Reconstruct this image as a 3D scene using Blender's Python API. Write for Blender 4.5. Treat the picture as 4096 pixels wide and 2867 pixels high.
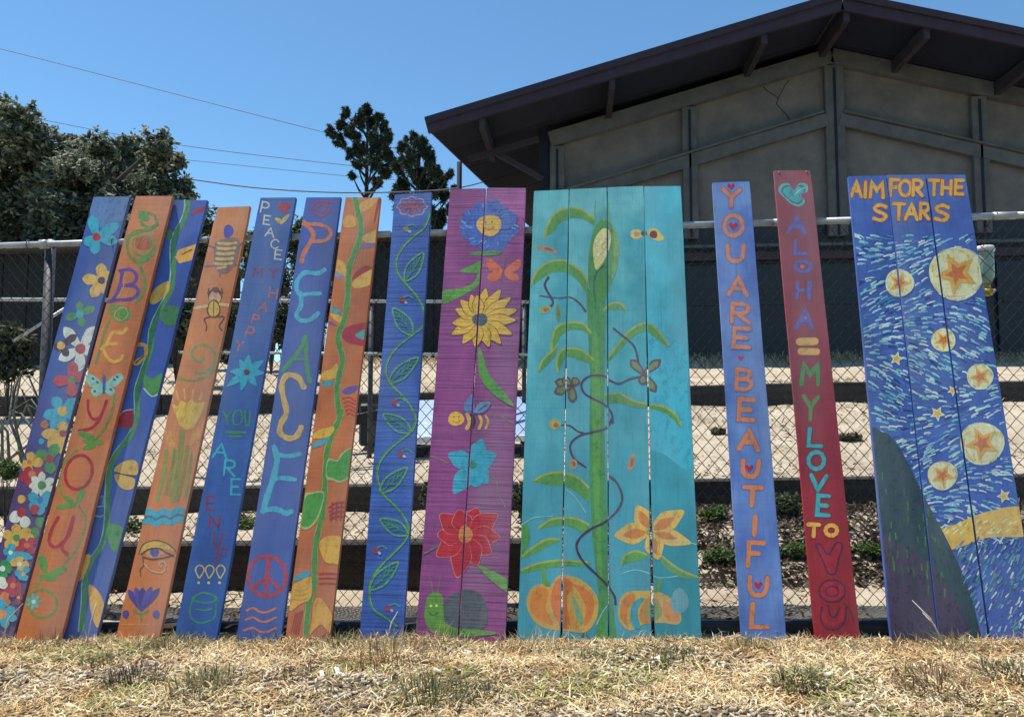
import bpy, bmesh, math, random
import numpy as np
from mathutils import Vector, Matrix, noise
from mathutils.geometry import tessellate_polygon

random.seed(7); rng = np.random.default_rng(7)
for o in list(bpy.data.objects): bpy.data.objects.remove(o)
scn = bpy.context.scene
COL = scn.collection
R = math.radians

# ------------------------------------------------------------------ camera
FPX, CX, CY = 2960.0, 2048.0, 1433.5          # the photograph's pixel frame (4096 x 2867)
PITCH, YAW, CAMZ = R(4.0), R(5.0), 0.87
cam = bpy.data.cameras.new('camera'); cam_o = bpy.data.objects.new('camera', cam); COL.objects.link(cam_o)
cam_o.location = (0, 0, CAMZ); cam_o.rotation_euler = (R(90) + PITCH, 0, YAW)
cam.sensor_width = 36; cam.lens = 36 * FPX / 4096; cam.clip_start = .05; cam.clip_end = 2000
scn.camera = cam_o
scn.render.resolution_x = 1024; scn.render.resolution_y = 716

# ------------------------------------------------------------------ light
SUN_EL, SUN_AZ = R(71.0), R(-72.0)            # azimuth from +Y towards +X: high, from the left, a little behind the fence
sdir = Vector((math.cos(SUN_EL) * math.sin(SUN_AZ), math.cos(SUN_EL) * math.cos(SUN_AZ), math.sin(SUN_EL)))
w = bpy.data.worlds.new('World'); scn.world = w; w.use_nodes = True
nt = w.node_tree; sky = nt.nodes.new('ShaderNodeTexSky'); sky.sky_type = 'NISHITA'; sky.sun_disc = False
sky.sun_elevation = SUN_EL; sky.sun_rotation = SUN_AZ; sky.altitude = 50; sky.air_density = 1.0; sky.dust_density = 0.0; sky.ozone_density = 1.6
bg = nt.nodes['Background']; bg.inputs['Strength'].default_value = 0.10
tint = nt.nodes.new('ShaderNodeMix'); tint.data_type = 'RGBA'; tint.blend_type = 'MULTIPLY'; tint.inputs[0].default_value = 1.0; tint.inputs[7].default_value = (.67, .95, 1.05, 1)   # clear cyan-blue summer air
nt.links.new(sky.outputs[0], tint.inputs[6]); nt.links.new(tint.outputs[2], bg.inputs['Color'])
sun = bpy.data.lights.new('sun', 'SUN'); sun.energy = 3.9; sun.angle = R(.55); sun.color = (1, .95, .87)
sun_o = bpy.data.objects.new('sun', sun); COL.objects.link(sun_o)
sun_o.rotation_euler = sdir.to_track_quat('Z', 'Y').to_euler(); sun_o.location = (0, 0, 20)
vs = scn.view_settings; vs.view_transform = 'Standard'; vs.look = 'None'; vs.gamma = 1; vs.use_curve_mapping = False; vs.exposure = 0.68

# ------------------------------------------------------------------ pixel helpers (a pixel is a direction only)
S = 4096 / 2296
C0 = Vector((0, 0, CAMZ))
def ray(px, py):
    x = (px - CX) / FPX; y = -(py - CY) / FPX
    d = Vector((x, math.cos(PITCH) - y * math.sin(PITCH), math.sin(PITCH) + y * math.cos(PITCH)))
    c, s = math.cos(YAW), math.sin(YAW)
    return Vector((c * d.x - s * d.y, s * d.x + c * d.y, d.z))
def at(sx, sy, Y):                              # where the view ray meets the vertical plane y = Y (photo seen at 2296 px wide)
    d = ray(sx * S, sy * S); t = Y / d.y
    return C0 + d * t
def hit(px, py, p0, n):
    d = ray(px, py); t = n.dot(p0 - C0) / n.dot(d)
    return C0 + d * t

# ------------------------------------------------------------------ colour and materials
def lin(c): return c / 12.92 if c <= .04045 else ((c + .055) / 1.055) ** 2.4
def hexc(h, k=1.0):
    h = h.lstrip('#'); return tuple(min(.86, lin(int(h[i:i + 2], 16) / 255) * k) for i in (0, 2, 4))
def mat(name, rough=.7):
    m = bpy.data.materials.new(name); m.use_nodes = True
    b = m.node_tree.nodes['Principled BSDF']; b.inputs['Roughness'].default_value = rough
    return m, m.node_tree, b
def N(t, kind, **kw):
    n = t.nodes.new(kind)
    for k, v in kw.items():
        if hasattr(n, k): setattr(n, k, v)
        else: n.inputs[k.replace('_', ' ')].default_value = v
    return n
def ramp(t, fac, stops):
    r = t.nodes.new('ShaderNodeValToRGB'); e = r.color_ramp.elements
    while len(e) < len(stops): e.new(.5)
    for el, (p, c) in zip(e, stops): el.position = p; el.color = (*c, 1)
    t.links.new(fac, r.inputs[0]); return r.outputs[0]
def mixc(t, fac, a, b, mode='MIX'):
    m = t.nodes.new('ShaderNodeMix'); m.data_type = 'RGBA'; m.blend_type = mode
    for sock, v in ((m.inputs[0], fac), (m.inputs[6], a), (m.inputs[7], b)):
        if hasattr(v, 'is_output'): t.links.new(v, sock)
        elif isinstance(v, (int, float)): sock.default_value = v
        else: sock.default_value = (*v, 1)
    return m.outputs[2]
def bump(t, b, h, strength, dist):
    n = t.nodes.new('ShaderNodeBump'); n.inputs['Strength'].default_value = strength; n.inputs['Distance'].default_value = dist
    t.links.new(h, n.inputs['Height']); t.links.new(n.outputs[0], b.inputs['Normal'])
def objco(t, scale=(1, 1, 1), loc=(0, 0, 0)):
    tc = t.nodes.new('ShaderNodeTexCoord'); mp = t.nodes.new('ShaderNodeMapping')
    mp.inputs['Scale'].default_value = scale; mp.inputs['Location'].default_value = loc
    t.links.new(tc.outputs['Object'], mp.inputs[0]); return mp.outputs[0]
def noisy(name, a, b_, scale=6, rough=.75, stretch=(1, 1, 1), detail=6, bs=.3, bd=.01, lo=.35, hi=.65, metal=0):
    m, t, b = mat(name, rough)
    co = objco(t, stretch); n = N(t, 'ShaderNodeTexNoise', Scale=scale, Detail=detail, Roughness=.65); t.links.new(co, n.inputs[0])
    t.links.new(ramp(t, n.outputs[0], [(lo, a), (hi, b_)]), b.inputs['Base Color'])
    n2 = N(t, 'ShaderNodeTexNoise', Scale=scale * 6, Detail=4); t.links.new(co, n2.inputs[0])
    if bs: bump(t, b, n2.outputs[0], bs, bd)
    b.inputs['Metallic'].default_value = metal
    return m
def painted(t, b, colour_out, saw, seed):
    """hand-brushed paint over rough-sawn wood: streaks along the grain, blotches, saw lines across, worn specks"""
    co = objco(t, (1, 1, 1), (seed * 3.1, 0, seed * 1.7))
    def nz(sc, scale, detail=5, rg=.6):
        mp = t.nodes.new('ShaderNodeMapping'); mp.inputs['Scale'].default_value = sc; t.links.new(co, mp.inputs[0])
        n = N(t, 'ShaderNodeTexNoise', Scale=scale, Detail=detail, Roughness=rg); t.links.new(mp.outputs[0], n.inputs[0]); return n.outputs[0]
    blot = ramp(t, nz((1, 1, .35), 5, 6, .7), [(.28, (.68, .68, .70)), (.5, (.98, .98, .98)), (.74, (1.28, 1.25, 1.22))])
    c = mixc(t, 1.0, colour_out, blot, 'MULTIPLY')
    fade = ramp(t, nz((1, 1, .22), 2.6, 3, .5), [(.46, (0, 0, 0)), (.72, (.26, .26, .26))]); c = mixc(t, fade, c, (.50, .50, .50))
    grain = ramp(t, nz((26, 1, .55), 5, 7, .75), [(.32, (.70, .70, .70)), (.45, (1, 1, 1)), (.66, (1.08, 1.08, 1.08))])
    c = mixc(t, .75 if saw < 1 else .35, c, grain, 'MULTIPLY')
    sawn = nz((.5, 1, 26), 4, 3, .6)
    sawc = ramp(t, sawn, [(.34, (.62, .62, .64)), (.5, (1, 1, 1)), (.72, (1.2, 1.19, 1.2))])
    c = mixc(t, min(1, .04 + .5 * saw * saw), c, sawc, 'MULTIPLY')
    speck = ramp(t, nz((1, 1, .55), 85, 3, .7), [(.70, (0, 0, 0)), (.76, (.55, .55, .55))])
    sp2 = mixc(t, 1.0, speck, ramp(t, nz((1, 1, 1), 5), [(.5, (0, 0, 0)), (.66, (1, 1, 1))]), 'MULTIPLY')
    c = mixc(t, sp2, c, (.5, .46, .42))
    t.links.new(c, b.inputs['Base Color'])
    ad = N(t, 'ShaderNodeMath', operation='MULTIPLY_ADD'); t.links.new(sawn, ad.inputs[0]); ad.inputs[1].default_value = saw; t.links.new(nz((10, 1, 1), 18, 4), ad.inputs[2])
    bump(t, b, ad.outputs[0], .30, .003)
def board_mat(name, c1, c2=None, c3=None, saw=.5, seed=0, split=(0.2, .9)):
    m, t, b = mat(name, .62)
    co = objco(t); n = N(t, 'ShaderNodeTexNoise', Scale=4.5, Detail=4, Roughness=.55); t.links.new(co, n.inputs[0])
    c = ramp(t, n.outputs[0], [(.36, c1), (.66, c2 or c1)])
    if c3:
        sx = t.nodes.new('ShaderNodeSeparateXYZ'); t.links.new(co, sx.inputs[0])
        ad = N(t, 'ShaderNodeMath', operation='MULTIPLY_ADD'); t.links.new(n.outputs[0], ad.inputs[0]); ad.inputs[1].default_value = .7; t.links.new(sx.outputs[2], ad.inputs[2])
        mr = N(t, 'ShaderNodeMapRange'); t.links.new(ad.outputs[0], mr.inputs[0]); mr.inputs[1].default_value = split[0] + .35; mr.inputs[2].default_value = split[1] + .35
        c = mixc(t, mr.outputs[0], c3, c)
    painted(t, b, c, saw, seed); return m
_pm = {}
def paint_mat(saw, seed):
    k = (saw, seed)
    if k not in _pm:
        m, t, b = mat('hand_paint', .55); at_ = t.nodes.new('ShaderNodeAttribute'); at_.attribute_name = 'Col'
        painted(t, b, at_.outputs['Color'], saw, seed)
        co = objco(t, (1, 1, .6), (seed, 0, seed * 2)); n1 = N(t, 'ShaderNodeTexNoise', Scale=38, Detail=6, Roughness=.75); t.links.new(co, n1.inputs[0])
        al = ramp(t, n1.outputs[0], [(.34, (.62, .62, .62)), (.50, (1, 1, 1))])        # dry-brush: the ground coat shows through in places
        t.links.new(al, b.inputs['Alpha']); _pm[k] = m
    return _pm[k]
def attr_mat(name, rough=.8, spec=.3, trans=0):
    m, t, b = mat(name, rough); a = t.nodes.new('ShaderNodeAttribute'); a.attribute_name = 'Col'
    t.links.new(a.outputs['Color'], b.inputs['Base Color']); b.inputs['Specular IOR Level'].default_value = spec
    if trans:
        tr = t.nodes.new('ShaderNodeBsdfTranslucent'); t.links.new(a.outputs['Color'], tr.inputs[0])
        mx = t.nodes.new('ShaderNodeMixShader'); mx.inputs[0].default_value = trans
        t.links.new(b.outputs[0], mx.inputs[1]); t.links.new(tr.outputs[0], mx.inputs[2])
        t.links.new(mx.outputs[0], t.nodes['Material Output'].inputs[0])
    return m

# ------------------------------------------------------------------ object helpers
def tag(o, label, cat=None, group=None, kind=None):
    if label: o['label'] = label
    if cat: o['category'] = cat
    if group: o['group'] = group
    if kind: o['kind'] = kind
    return o
def empty(name, loc=(0, 0, 0), M=None):
    o = bpy.data.objects.new(name, None); COL.objects.link(o); o.empty_display_size = .1
    if M is not None: o.matrix_world = M
    else: o.location = loc
    return o
def link(name, me, m=None, parent=None, M=None, smooth=False):
    o = bpy.data.objects.new(name, me); COL.objects.link(o)
    if m: me.materials.append(m)
    if parent: o.parent = parent
    if M is not None: o.matrix_basis = M
    if smooth: me.polygons.foreach_set('use_smooth', [True] * len(me.polygons))
    return o
def pydata(name, v, f, m=None, parent=None, smooth=False):
    me = bpy.data.meshes.new(name); me.from_pydata([tuple(p) for p in v], [], f); me.update()
    return link(name, me, m, parent, smooth=smooth)
def arrays(name, V, F, C=None, m=None, parent=None):
    """big mesh from numpy arrays: V (n,3), F (k, 3 or 4), C per-face colours (k,3)"""
    me = bpy.data.meshes.new(name); n, k = len(V), F.shape[1]
    me.vertices.add(n); me.vertices.foreach_set('co', V.astype(np.float32).ravel())
    me.loops.add(F.size); me.loops.foreach_set('vertex_index', F.astype(np.int32).ravel())
    me.polygons.add(len(F)); me.polygons.foreach_set('loop_start', np.arange(0, F.size, k, dtype=np.int32)); me.polygons.foreach_set('loop_total', np.full(len(F), k, dtype=np.int32))
    me.update(calc_edges=True)
    if C is not None:
        ca = me.color_attributes.new('Col', 'FLOAT_COLOR', 'CORNER')
        c4 = np.concatenate([np.repeat(C, k, 0), np.ones((F.size, 1))], 1).astype(np.float32); ca.data.foreach_set('color', c4.ravel())
    return link(name, me, m, parent)
def box(name, lo, hi, m, parent=None, bev=.006, jit=0, M=None):
    bm = bmesh.new(); bmesh.ops.create_cube(bm, size=1)
    for v in bm.verts:
        v.co = Vector((lo[i] + (v.co[i] + .5) * (hi[i] - lo[i]) + random.uniform(-jit, jit) for i in range(3)))
    if M is not None: bm.transform(M)
    if bev: bmesh.ops.bevel(bm, geom=bm.edges[:], offset=bev, segments=1, affect='EDGES')
    me = bpy.data.meshes.new(name); bm.to_mesh(me); bm.free(); return link(name, me, m, parent)
def tube_geo(pts, r, n=8, V=None, F=None, caps=True):
    V = [] if V is None else V; F = [] if F is None else F
    pts = [Vector(p) for p in pts]; rr = r if isinstance(r, (list, tuple)) else [r] * len(pts); base = len(V)
    t0 = (pts[1] - pts[0]).normalized(); ref = Vector((0, 0, 1)) if abs(t0.z) < .9 else Vector((1, 0, 0)); a = t0.cross(ref).normalized()
    for i, p in enumerate(pts):
        t = (pts[min(i + 1, len(pts) - 1)] - pts[max(i - 1, 0)]).normalized(); a = (a - t * a.dot(t)).normalized(); b = t.cross(a)
        for k in range(n):
            an = 2 * math.pi * k / n; V.append(p + (a * math.cos(an) + b * math.sin(an)) * rr[i])
    for i in range(len(pts) - 1):
        for k in range(n):
            F.append((base + i * n + k, base + i * n + (k + 1) % n, base + (i + 1) * n + (k + 1) % n, base + (i + 1) * n + k))
    if caps: F.append(tuple(base + k for k in reversed(range(n)))); F.append(tuple(base + (len(pts) - 1) * n + k for k in range(n)))
    return V, F
def tube(name, pts, r, m, parent=None, n=8):
    V, F = tube_geo(pts, r, n); return pydata(name, V, F, m, parent, smooth=True)
def beam(name, a, b, wd, hg, m, parent=None, bev=.004):
    """square timber from a to b, wd across, hg in height"""
    a, b = Vector(a), Vector(b); x = (b - a).normalized(); y = Vector((0, 0, 1)).cross(x)
    y = y.normalized() if y.length > 1e-4 else Vector((0, 1, 0)); z = x.cross(y); L = (b - a).length
    M = Matrix.Translation(a) @ Matrix((x, y, z)).transposed().to_4x4()
    return box(name, (0, -wd / 2, -hg / 2), (L, wd / 2, hg / 2), m, parent, bev, M=M)

# ------------------------------------------------------------------ ground
YB, LEAN = 2.95, R(14)
YR1, YR2, YR3, YW = 3.80, 5.2, 8.0, 12.2
def sst(a, b, x): x = max(0, min(1, (x - a) / (b - a))); return x * x * (3 - 2 * x)
def prof(x, y):
    rt = sst(-.3, .5, x)                       # to the right the lowest timber ends and the bank is a plain slope
    if y < YR1: left = 0
    elif y < YR2: left = .205
    else: left = None
    right = .20 * sst(3.75, 4.7, y)
    if left is not None: h = left * (1 - rt) + right * rt
    elif y < YR3: h = .35 + (.92 - .35) * (y - YR2) / (YR3 - YR2)
    elif y < YW - .1: h = 1.09 + (1.70 - 1.09) * (y - YR3) / (YW - .1 - YR3)
    else: h = 1.70
    return h
def gz(x, y):
    h = prof(x, y) + .024 * max(-4, min(4, x)) * (1 - sst(6, 12, y))
    if y < 30:
        h += .016 * noise.noise((x * 2.1, y * 2.1, 3)) + .010 * noise.noise((x * 6, y * 6, 9))
        h -= .020 * sst(2.5, 2.9, y) * (1 - sst(3.3, 3.6, y))
        if y < 2.9: h += .030 * noise.noise((x * 3.3, y * 3.3, 21)) * (1 - sst(2.55, 2.9, y))
    if 5.3 < y < 30: h += .035 * noise.noise((x * 1.4, y * 1.4, 51)) * sst(5.3, 5.9, y)
    if y < 2.2: h -= .05 * (2.2 - y)
    return h
def build_ground():
    ys = list(np.arange(-3, 1.4, .4)) + list(np.arange(1.4, 3.6, .03)) + [3.6, 3.7, YR1 - .001, YR1 + .001] + list(np.arange(3.9, YR2 - .02, .1)) + [YR2 - .001, YR2 + .001] \
        + list(np.arange(5.4, YR3 - .1, .1)) + [YR3 - .001, YR3 + .001] + list(np.arange(8.3, YW - .1, .4)) + [YW - .101, YW - .099, 13, 15, 20, 30, 60, 120, 300, 800]
    xs = [-800, -300, -100, -40, -20, -12, -8, -6, -5] + list(np.arange(-4, 4.01, .04)) + [5, 6, 8, 12, 20, 40, 100, 300, 800]
    V = [(x, y, gz(x, y)) for y in ys for x in xs]; nx = len(xs)
    F = [(j * nx + i, j * nx + i + 1, (j + 1) * nx + i + 1, (j + 1) * nx + i) for j in range(len(ys) - 1) for i in range(nx - 1)]
    m, t, b = mat('dry_earth', .95); co = objco(t)
    def nz(s, d=6, r=.6):
        n = N(t, 'ShaderNodeTexNoise', Scale=s, Detail=d, Roughness=r); t.links.new(co, n.inputs[0]); return n.outputs[0]
    c = ramp(t, nz(3), [(.3, (.40, .32, .22)), (.5, (.54, .455, .335)), (.7, (.64, .55, .42))])
    c = mixc(t, .7, c, ramp(t, nz(45, 4, .8), [(.3, (.6, .57, .54)), (.55, (1, 1, 1)), (.75, (1.12, 1.1, 1.08))]), 'MULTIPLY')
    c = mixc(t, ramp(t, nz(16, 5, .75), [(.66, (0, 0, 0)), (.76, (.6, .6, .6))]), c, (.24, .18, .12))
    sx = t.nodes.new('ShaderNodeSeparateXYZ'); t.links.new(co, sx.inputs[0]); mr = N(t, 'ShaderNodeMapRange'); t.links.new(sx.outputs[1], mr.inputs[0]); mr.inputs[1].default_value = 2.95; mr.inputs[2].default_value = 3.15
    shaded_soil = ramp(t, nz(30, 6, .75), [(.35, (.10, .075, .05)), (.6, (.24, .18, .12)), (.75, (.42, .34, .25))])
    c = mixc(t, mr.outputs[0], shaded_soil, c)          # front earth coloured darker as shade between the straws, pale trodden earth behind
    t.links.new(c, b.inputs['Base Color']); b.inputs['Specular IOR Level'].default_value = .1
    bump(t, b, nz(70, 5, .7), .8, .02)
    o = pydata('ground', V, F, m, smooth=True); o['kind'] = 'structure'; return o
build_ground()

m_timber = noisy('weathered_timber', (.018, .014, .012), (.05, .04, .033), 3, .85, (.4, 6, 6), bs=.5)
def timber(name, xa, xb, y, h, th, label):
    n = 0; t_ = empty(name, ((xa + xb) / 2, y, gz((xa + xb) / 2, y - .05)))
    x = xa
    while x < xb - .2:
        e = min(x + 2.4, xb); z0, z1 = gz(x, y - .06), gz(e, y - .06)
        a = Vector((x + .004, y, z0 + h / 2)) - t_.location; b_ = Vector((e - .004, y, z1 + h / 2)) - t_.location
        beam('timber', a, b_, th, h + .04, m_timber, t_, .012); x = e
    tag(t_, label, 'timber edging', 'dark timbers stepping up the bank'); return t_
timber('retaining_timber', -4.2, -.12, YR1 - .06, .215, .10, 'lowest dark timber riser, along the flat tan strip right behind the fence')
timber('retaining_timber', -5.2, 4.2, YR2 - .06, .165, .10, 'dark timber riser on the bank, next above the lowest one behind the fence')
timber('retaining_timber', -7, 6, YR3 - .08, .185, .13, 'topmost dark timber riser on the bank, nearest the hall')
timber('shadow_strip', -3.4, 3.0, 3.06, .016, .06, 'added dark strip for the shadow line along the foot of the painted boards')  # dark strip added to draw the shadow line under the boards

# ------------------------------------------------------------------ the hall with the gable
def build_hall():
    m_wall = noisy('stucco_panel', (.098, .092, .092), (.172, .154, .142), 1.7, .95, detail=9, bs=.5, bd=.02)
    m_trim = noisy('trim_timber', (.070, .072, .075), (.110, .110, .112), 4, .85, bs=.4)
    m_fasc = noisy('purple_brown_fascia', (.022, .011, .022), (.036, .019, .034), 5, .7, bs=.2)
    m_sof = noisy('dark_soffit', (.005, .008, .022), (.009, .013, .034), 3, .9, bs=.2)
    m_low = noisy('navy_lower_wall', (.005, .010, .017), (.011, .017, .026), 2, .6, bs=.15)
    m_red = noisy('dull_red_band', (.03, .016, .02), (.045, .024, .03), 5, .7)
    m_tin = noisy('grey_shingle', (.10, .09, .09), (.16, .15, .15), 8, .9)
    m_crack = noisy('crack_line', (.03, .028, .025), (.05, .045, .04), 8, .9, bs=0)
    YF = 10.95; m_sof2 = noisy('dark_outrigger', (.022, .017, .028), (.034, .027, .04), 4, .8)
    xl, xr0 = at(1234, 600, YW).x, at(1874, 600, YW).x; hw = xr0 - xl
    zb = 1.66
    zpk = at(1874, 118, YW).z; zc = at(1234, 305, YW).z
    root = empty('gabled_hall', (xr0, YW, zb))
    def L(p): return Vector(p) - root.location
    sl = (zpk - zc) / hw                                    # roof pitch
    def ztop(x): return zpk - abs(x - xr0) * sl
    D = 14.0
    # body: front gable polygon pulled back
    zs = at(1874, 497, YW).z                                # where the pale upper wall stops
    P = [(xl, zs), (xr0 + hw, zs), (xr0 + hw, zc), (xr0, zpk), (xl, zc)]
    V = [L((x, YW, z)) for x, z in P] + [L((x, YW + D, z)) for x, z in P]
    F = [(0, 1, 2, 3, 4), (9, 8, 7, 6, 5)] + [(i, i + 5, (i + 1) % 5 + 5, (i + 1) % 5) for i in range(5)]
    pydata('upper_wall', V, F, m_wall, root)
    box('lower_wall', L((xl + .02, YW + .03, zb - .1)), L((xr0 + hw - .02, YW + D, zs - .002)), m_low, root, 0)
    # posts and chords of the timber frame, proud of the stucco
    for sx in (1250, 1547, 1874, 2198, 2510):
        x = at(sx, 450, YW).x; wd = .24 if sx != 1874 else .30
        box('frame_post', L((x - wd / 2, YW - .10, zs - .25)), L((x + wd / 2, YW - .002, ztop(x) - .24)), m_trim, root, .008)
        p_ = box('post_groove', L((x - .018, YW - .115, zs - .24)), L((x + .018, YW - .101, ztop(x) - .3)), m_sof, root, 0)
    for sgn in (-1, 1):
        beam('rake_board', L((xr0, YW - .07, zpk - .10)), L((xr0 + sgn * hw, YW - .07, zc - .10)), .12, .24, m_trim, root)
        zc2 = at(1874, 273, YW).z; zl2 = zc2 - hw * sl
        beam('lower_chord', L((xr0 + sgn * .1, YW - .06, zc2)), L((xr0 + sgn * hw, YW - .06, zl2)), .11, .20, m_trim, root)
        beam('chord_ledge', L((xr0 + sgn * .16, YW - .09, zc2 + .115)), L((xr0 + sgn * hw, YW - .09, zl2 + .115)), .15, .025, m_trim, root)
    # the crack in the stucco between two posts
    cr = [(1712, 196), (1722, 206), (1737, 214), (1745, 222), (1741, 233), (1752, 246), (1764, 258), (1772, 272), (1776, 280)]
    tube('crack', [L(at(x, y, YW - .002)) for x, y in cr], .008, m_crack, root, 4)
    tube('crack', [L(at(x, y, YW - .002)) for x, y in [(1745, 221), (1752, 208), (1760, 192), (1770, 180)]], .006, m_crack, root, 4)
    # lower storey: wide dark doors with rails
    dz = zs - .06
    xs = np.linspace(xl + .25, xr0 + hw - .25, 10)
    for a, b_ in zip(xs[:-1], xs[1:]):
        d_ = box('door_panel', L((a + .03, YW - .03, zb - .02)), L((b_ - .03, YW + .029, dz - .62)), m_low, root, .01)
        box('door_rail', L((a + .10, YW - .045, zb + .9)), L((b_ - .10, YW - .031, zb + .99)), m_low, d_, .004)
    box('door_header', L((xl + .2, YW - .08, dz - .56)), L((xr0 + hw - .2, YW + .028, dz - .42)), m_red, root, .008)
    tube('header_pipe', [L((xl + .2, YW - .12, dz - .33)), L((xr0 + hw - .2, YW - .12, dz - .33))], .03, m_trim, root)
    # roof: two slabs with fascia boards along the rake
    th = .11
    zr = at(1885, -8, YF).z; tipL = at(961, 272, YF); xrg = at(1885, 0, YF).x
    slr = (zr - tipL.z) / (xrg - tipL.x)
    def zroof(x): return zr - abs(x - xrg) * slr
    dx = .15; YE = YW + 9                                    # the eave draws in towards the back
    for sgn in (-1, 1):
        xo = abs(tipL.x - xrg)
        xb_ = xo - dx * (YE - YF)
        pts = [(xrg, YF), (xrg + sgn * xo, YF), (xrg + sgn * xb_, YE), (xrg, YE)]
        V = [L((x, y, zroof(x))) for x, y in pts] + [L((x, y, zroof(x) - th)) for x, y in pts]
        F = [(0, 1, 2, 3), (7, 6, 5, 4)] + [(i, i + 4, (i + 1) % 4 + 4, (i + 1) % 4) for i in range(4)]
        rf = pydata('roof', V, F, m_tin, root); 
        # soffit boards a touch below
        n = 10
        for k in range(n):
            a, b_ = k / n, (k + 1) / n
            y0, y1 = YF + .06 + (YE - YF - .2) * a, YF + .06 + (YE - YF - .2) * b_ - .02
            w0, w1 = xo - dx * (y0 - YF) - .02, xo - dx * (y1 - YF) - .02
            q = [(xrg + sgn * .02, y0), (xrg + sgn * w0, y0), (xrg + sgn * w1, y1), (xrg + sgn * .02, y1)]
            Vq = [L((x, y, zroof(x) - th - .004)) for x, y in q] + [L((x, y, zroof(x) - th - .03)) for x, y in q]
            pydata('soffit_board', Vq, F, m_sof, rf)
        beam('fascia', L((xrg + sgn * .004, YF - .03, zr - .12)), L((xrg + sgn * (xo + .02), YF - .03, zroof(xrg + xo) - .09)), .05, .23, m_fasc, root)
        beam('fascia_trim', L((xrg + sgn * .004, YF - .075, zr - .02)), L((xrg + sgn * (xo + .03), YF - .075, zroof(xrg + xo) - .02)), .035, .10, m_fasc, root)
        xe = xrg + sgn * xo; xe2 = xrg + sgn * xb_
        beam('eave_board', L((xe, YF + .02, zroof(xe) - .07)), L((xe2, YE, zroof(xe2) - .07)), .04, .13, m_fasc, root)
    for sx, sy in ((1082, 285), (1372, 190), (1712, 90), (1896, 40), (2075, 80), (2330, 150)):     # outrigger beams from wall to rake
        p = at(sx, sy, YF + .05); z = zroof(p.x) - th - .16
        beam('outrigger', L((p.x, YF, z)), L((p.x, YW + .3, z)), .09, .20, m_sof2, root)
    # knee braces and slim post under the wide left eave
    beam('eave_brace', L(at(1208, 312, YW - .2)), L(at(1050, 358, YW - .2)), .06, .09, m_sof2, root)
    beam('eave_brace', L(at(1112, 343, YW - .1)), L(at(1218, 402, YW - .1)), .06, .09, m_sof2, root)
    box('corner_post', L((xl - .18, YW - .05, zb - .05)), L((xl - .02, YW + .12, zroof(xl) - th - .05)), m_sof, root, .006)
    xp = at(1030, 400, YW + .5).x
    tube('eave_post', [L((xp, YW + .5, 1.65)), L((xp, YW + .5, zroof(xp) - th))], .045, m_sof, root)
    tag(root, 'dark gabled hall with wide overhanging eaves and grey timber framed wall', 'building')
build_hall()

# dark low shed by the hall, and an added backdrop for tree shade
def shed(name, sx0, sx1, sy, Y, label, cols):
    a, b_ = at(sx0, sy, Y), at(sx1, sy, Y); zb = gz(b_.x, Y) - .1
    root = empty(name, ((a.x + b_.x) / 2, Y, zb)); c = root.location
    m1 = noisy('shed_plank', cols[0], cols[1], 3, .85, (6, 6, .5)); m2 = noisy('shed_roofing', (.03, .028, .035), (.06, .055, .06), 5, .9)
    x = a.x; i = 0
    while x < b_.x - .02:
        e = min(x + .22, b_.x); dy = .012 * (i % 2)
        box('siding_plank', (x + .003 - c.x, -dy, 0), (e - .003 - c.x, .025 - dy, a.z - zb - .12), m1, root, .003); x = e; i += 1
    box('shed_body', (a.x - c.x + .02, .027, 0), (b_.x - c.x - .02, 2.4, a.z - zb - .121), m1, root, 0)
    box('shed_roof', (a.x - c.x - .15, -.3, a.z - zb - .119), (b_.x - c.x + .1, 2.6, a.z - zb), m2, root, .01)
    tag(root, label, 'shed'); return root
shed('shed_or_shade_backdrop', 738, 1190, 531, 13.2, 'low dark shed with a flat roof adjoining the gabled hall', ((.008, .009, .013), (.018, .019, .026)))
shed('shed_or_shade_backdrop', -260, 395, 560, 11.5, 'added dark plank backdrop for the deep shade under the broad leafy tree', ((.005, .005, .006), (.012, .012, .013)))  # made-up near-black block standing in for the shade beneath the crown

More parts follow.
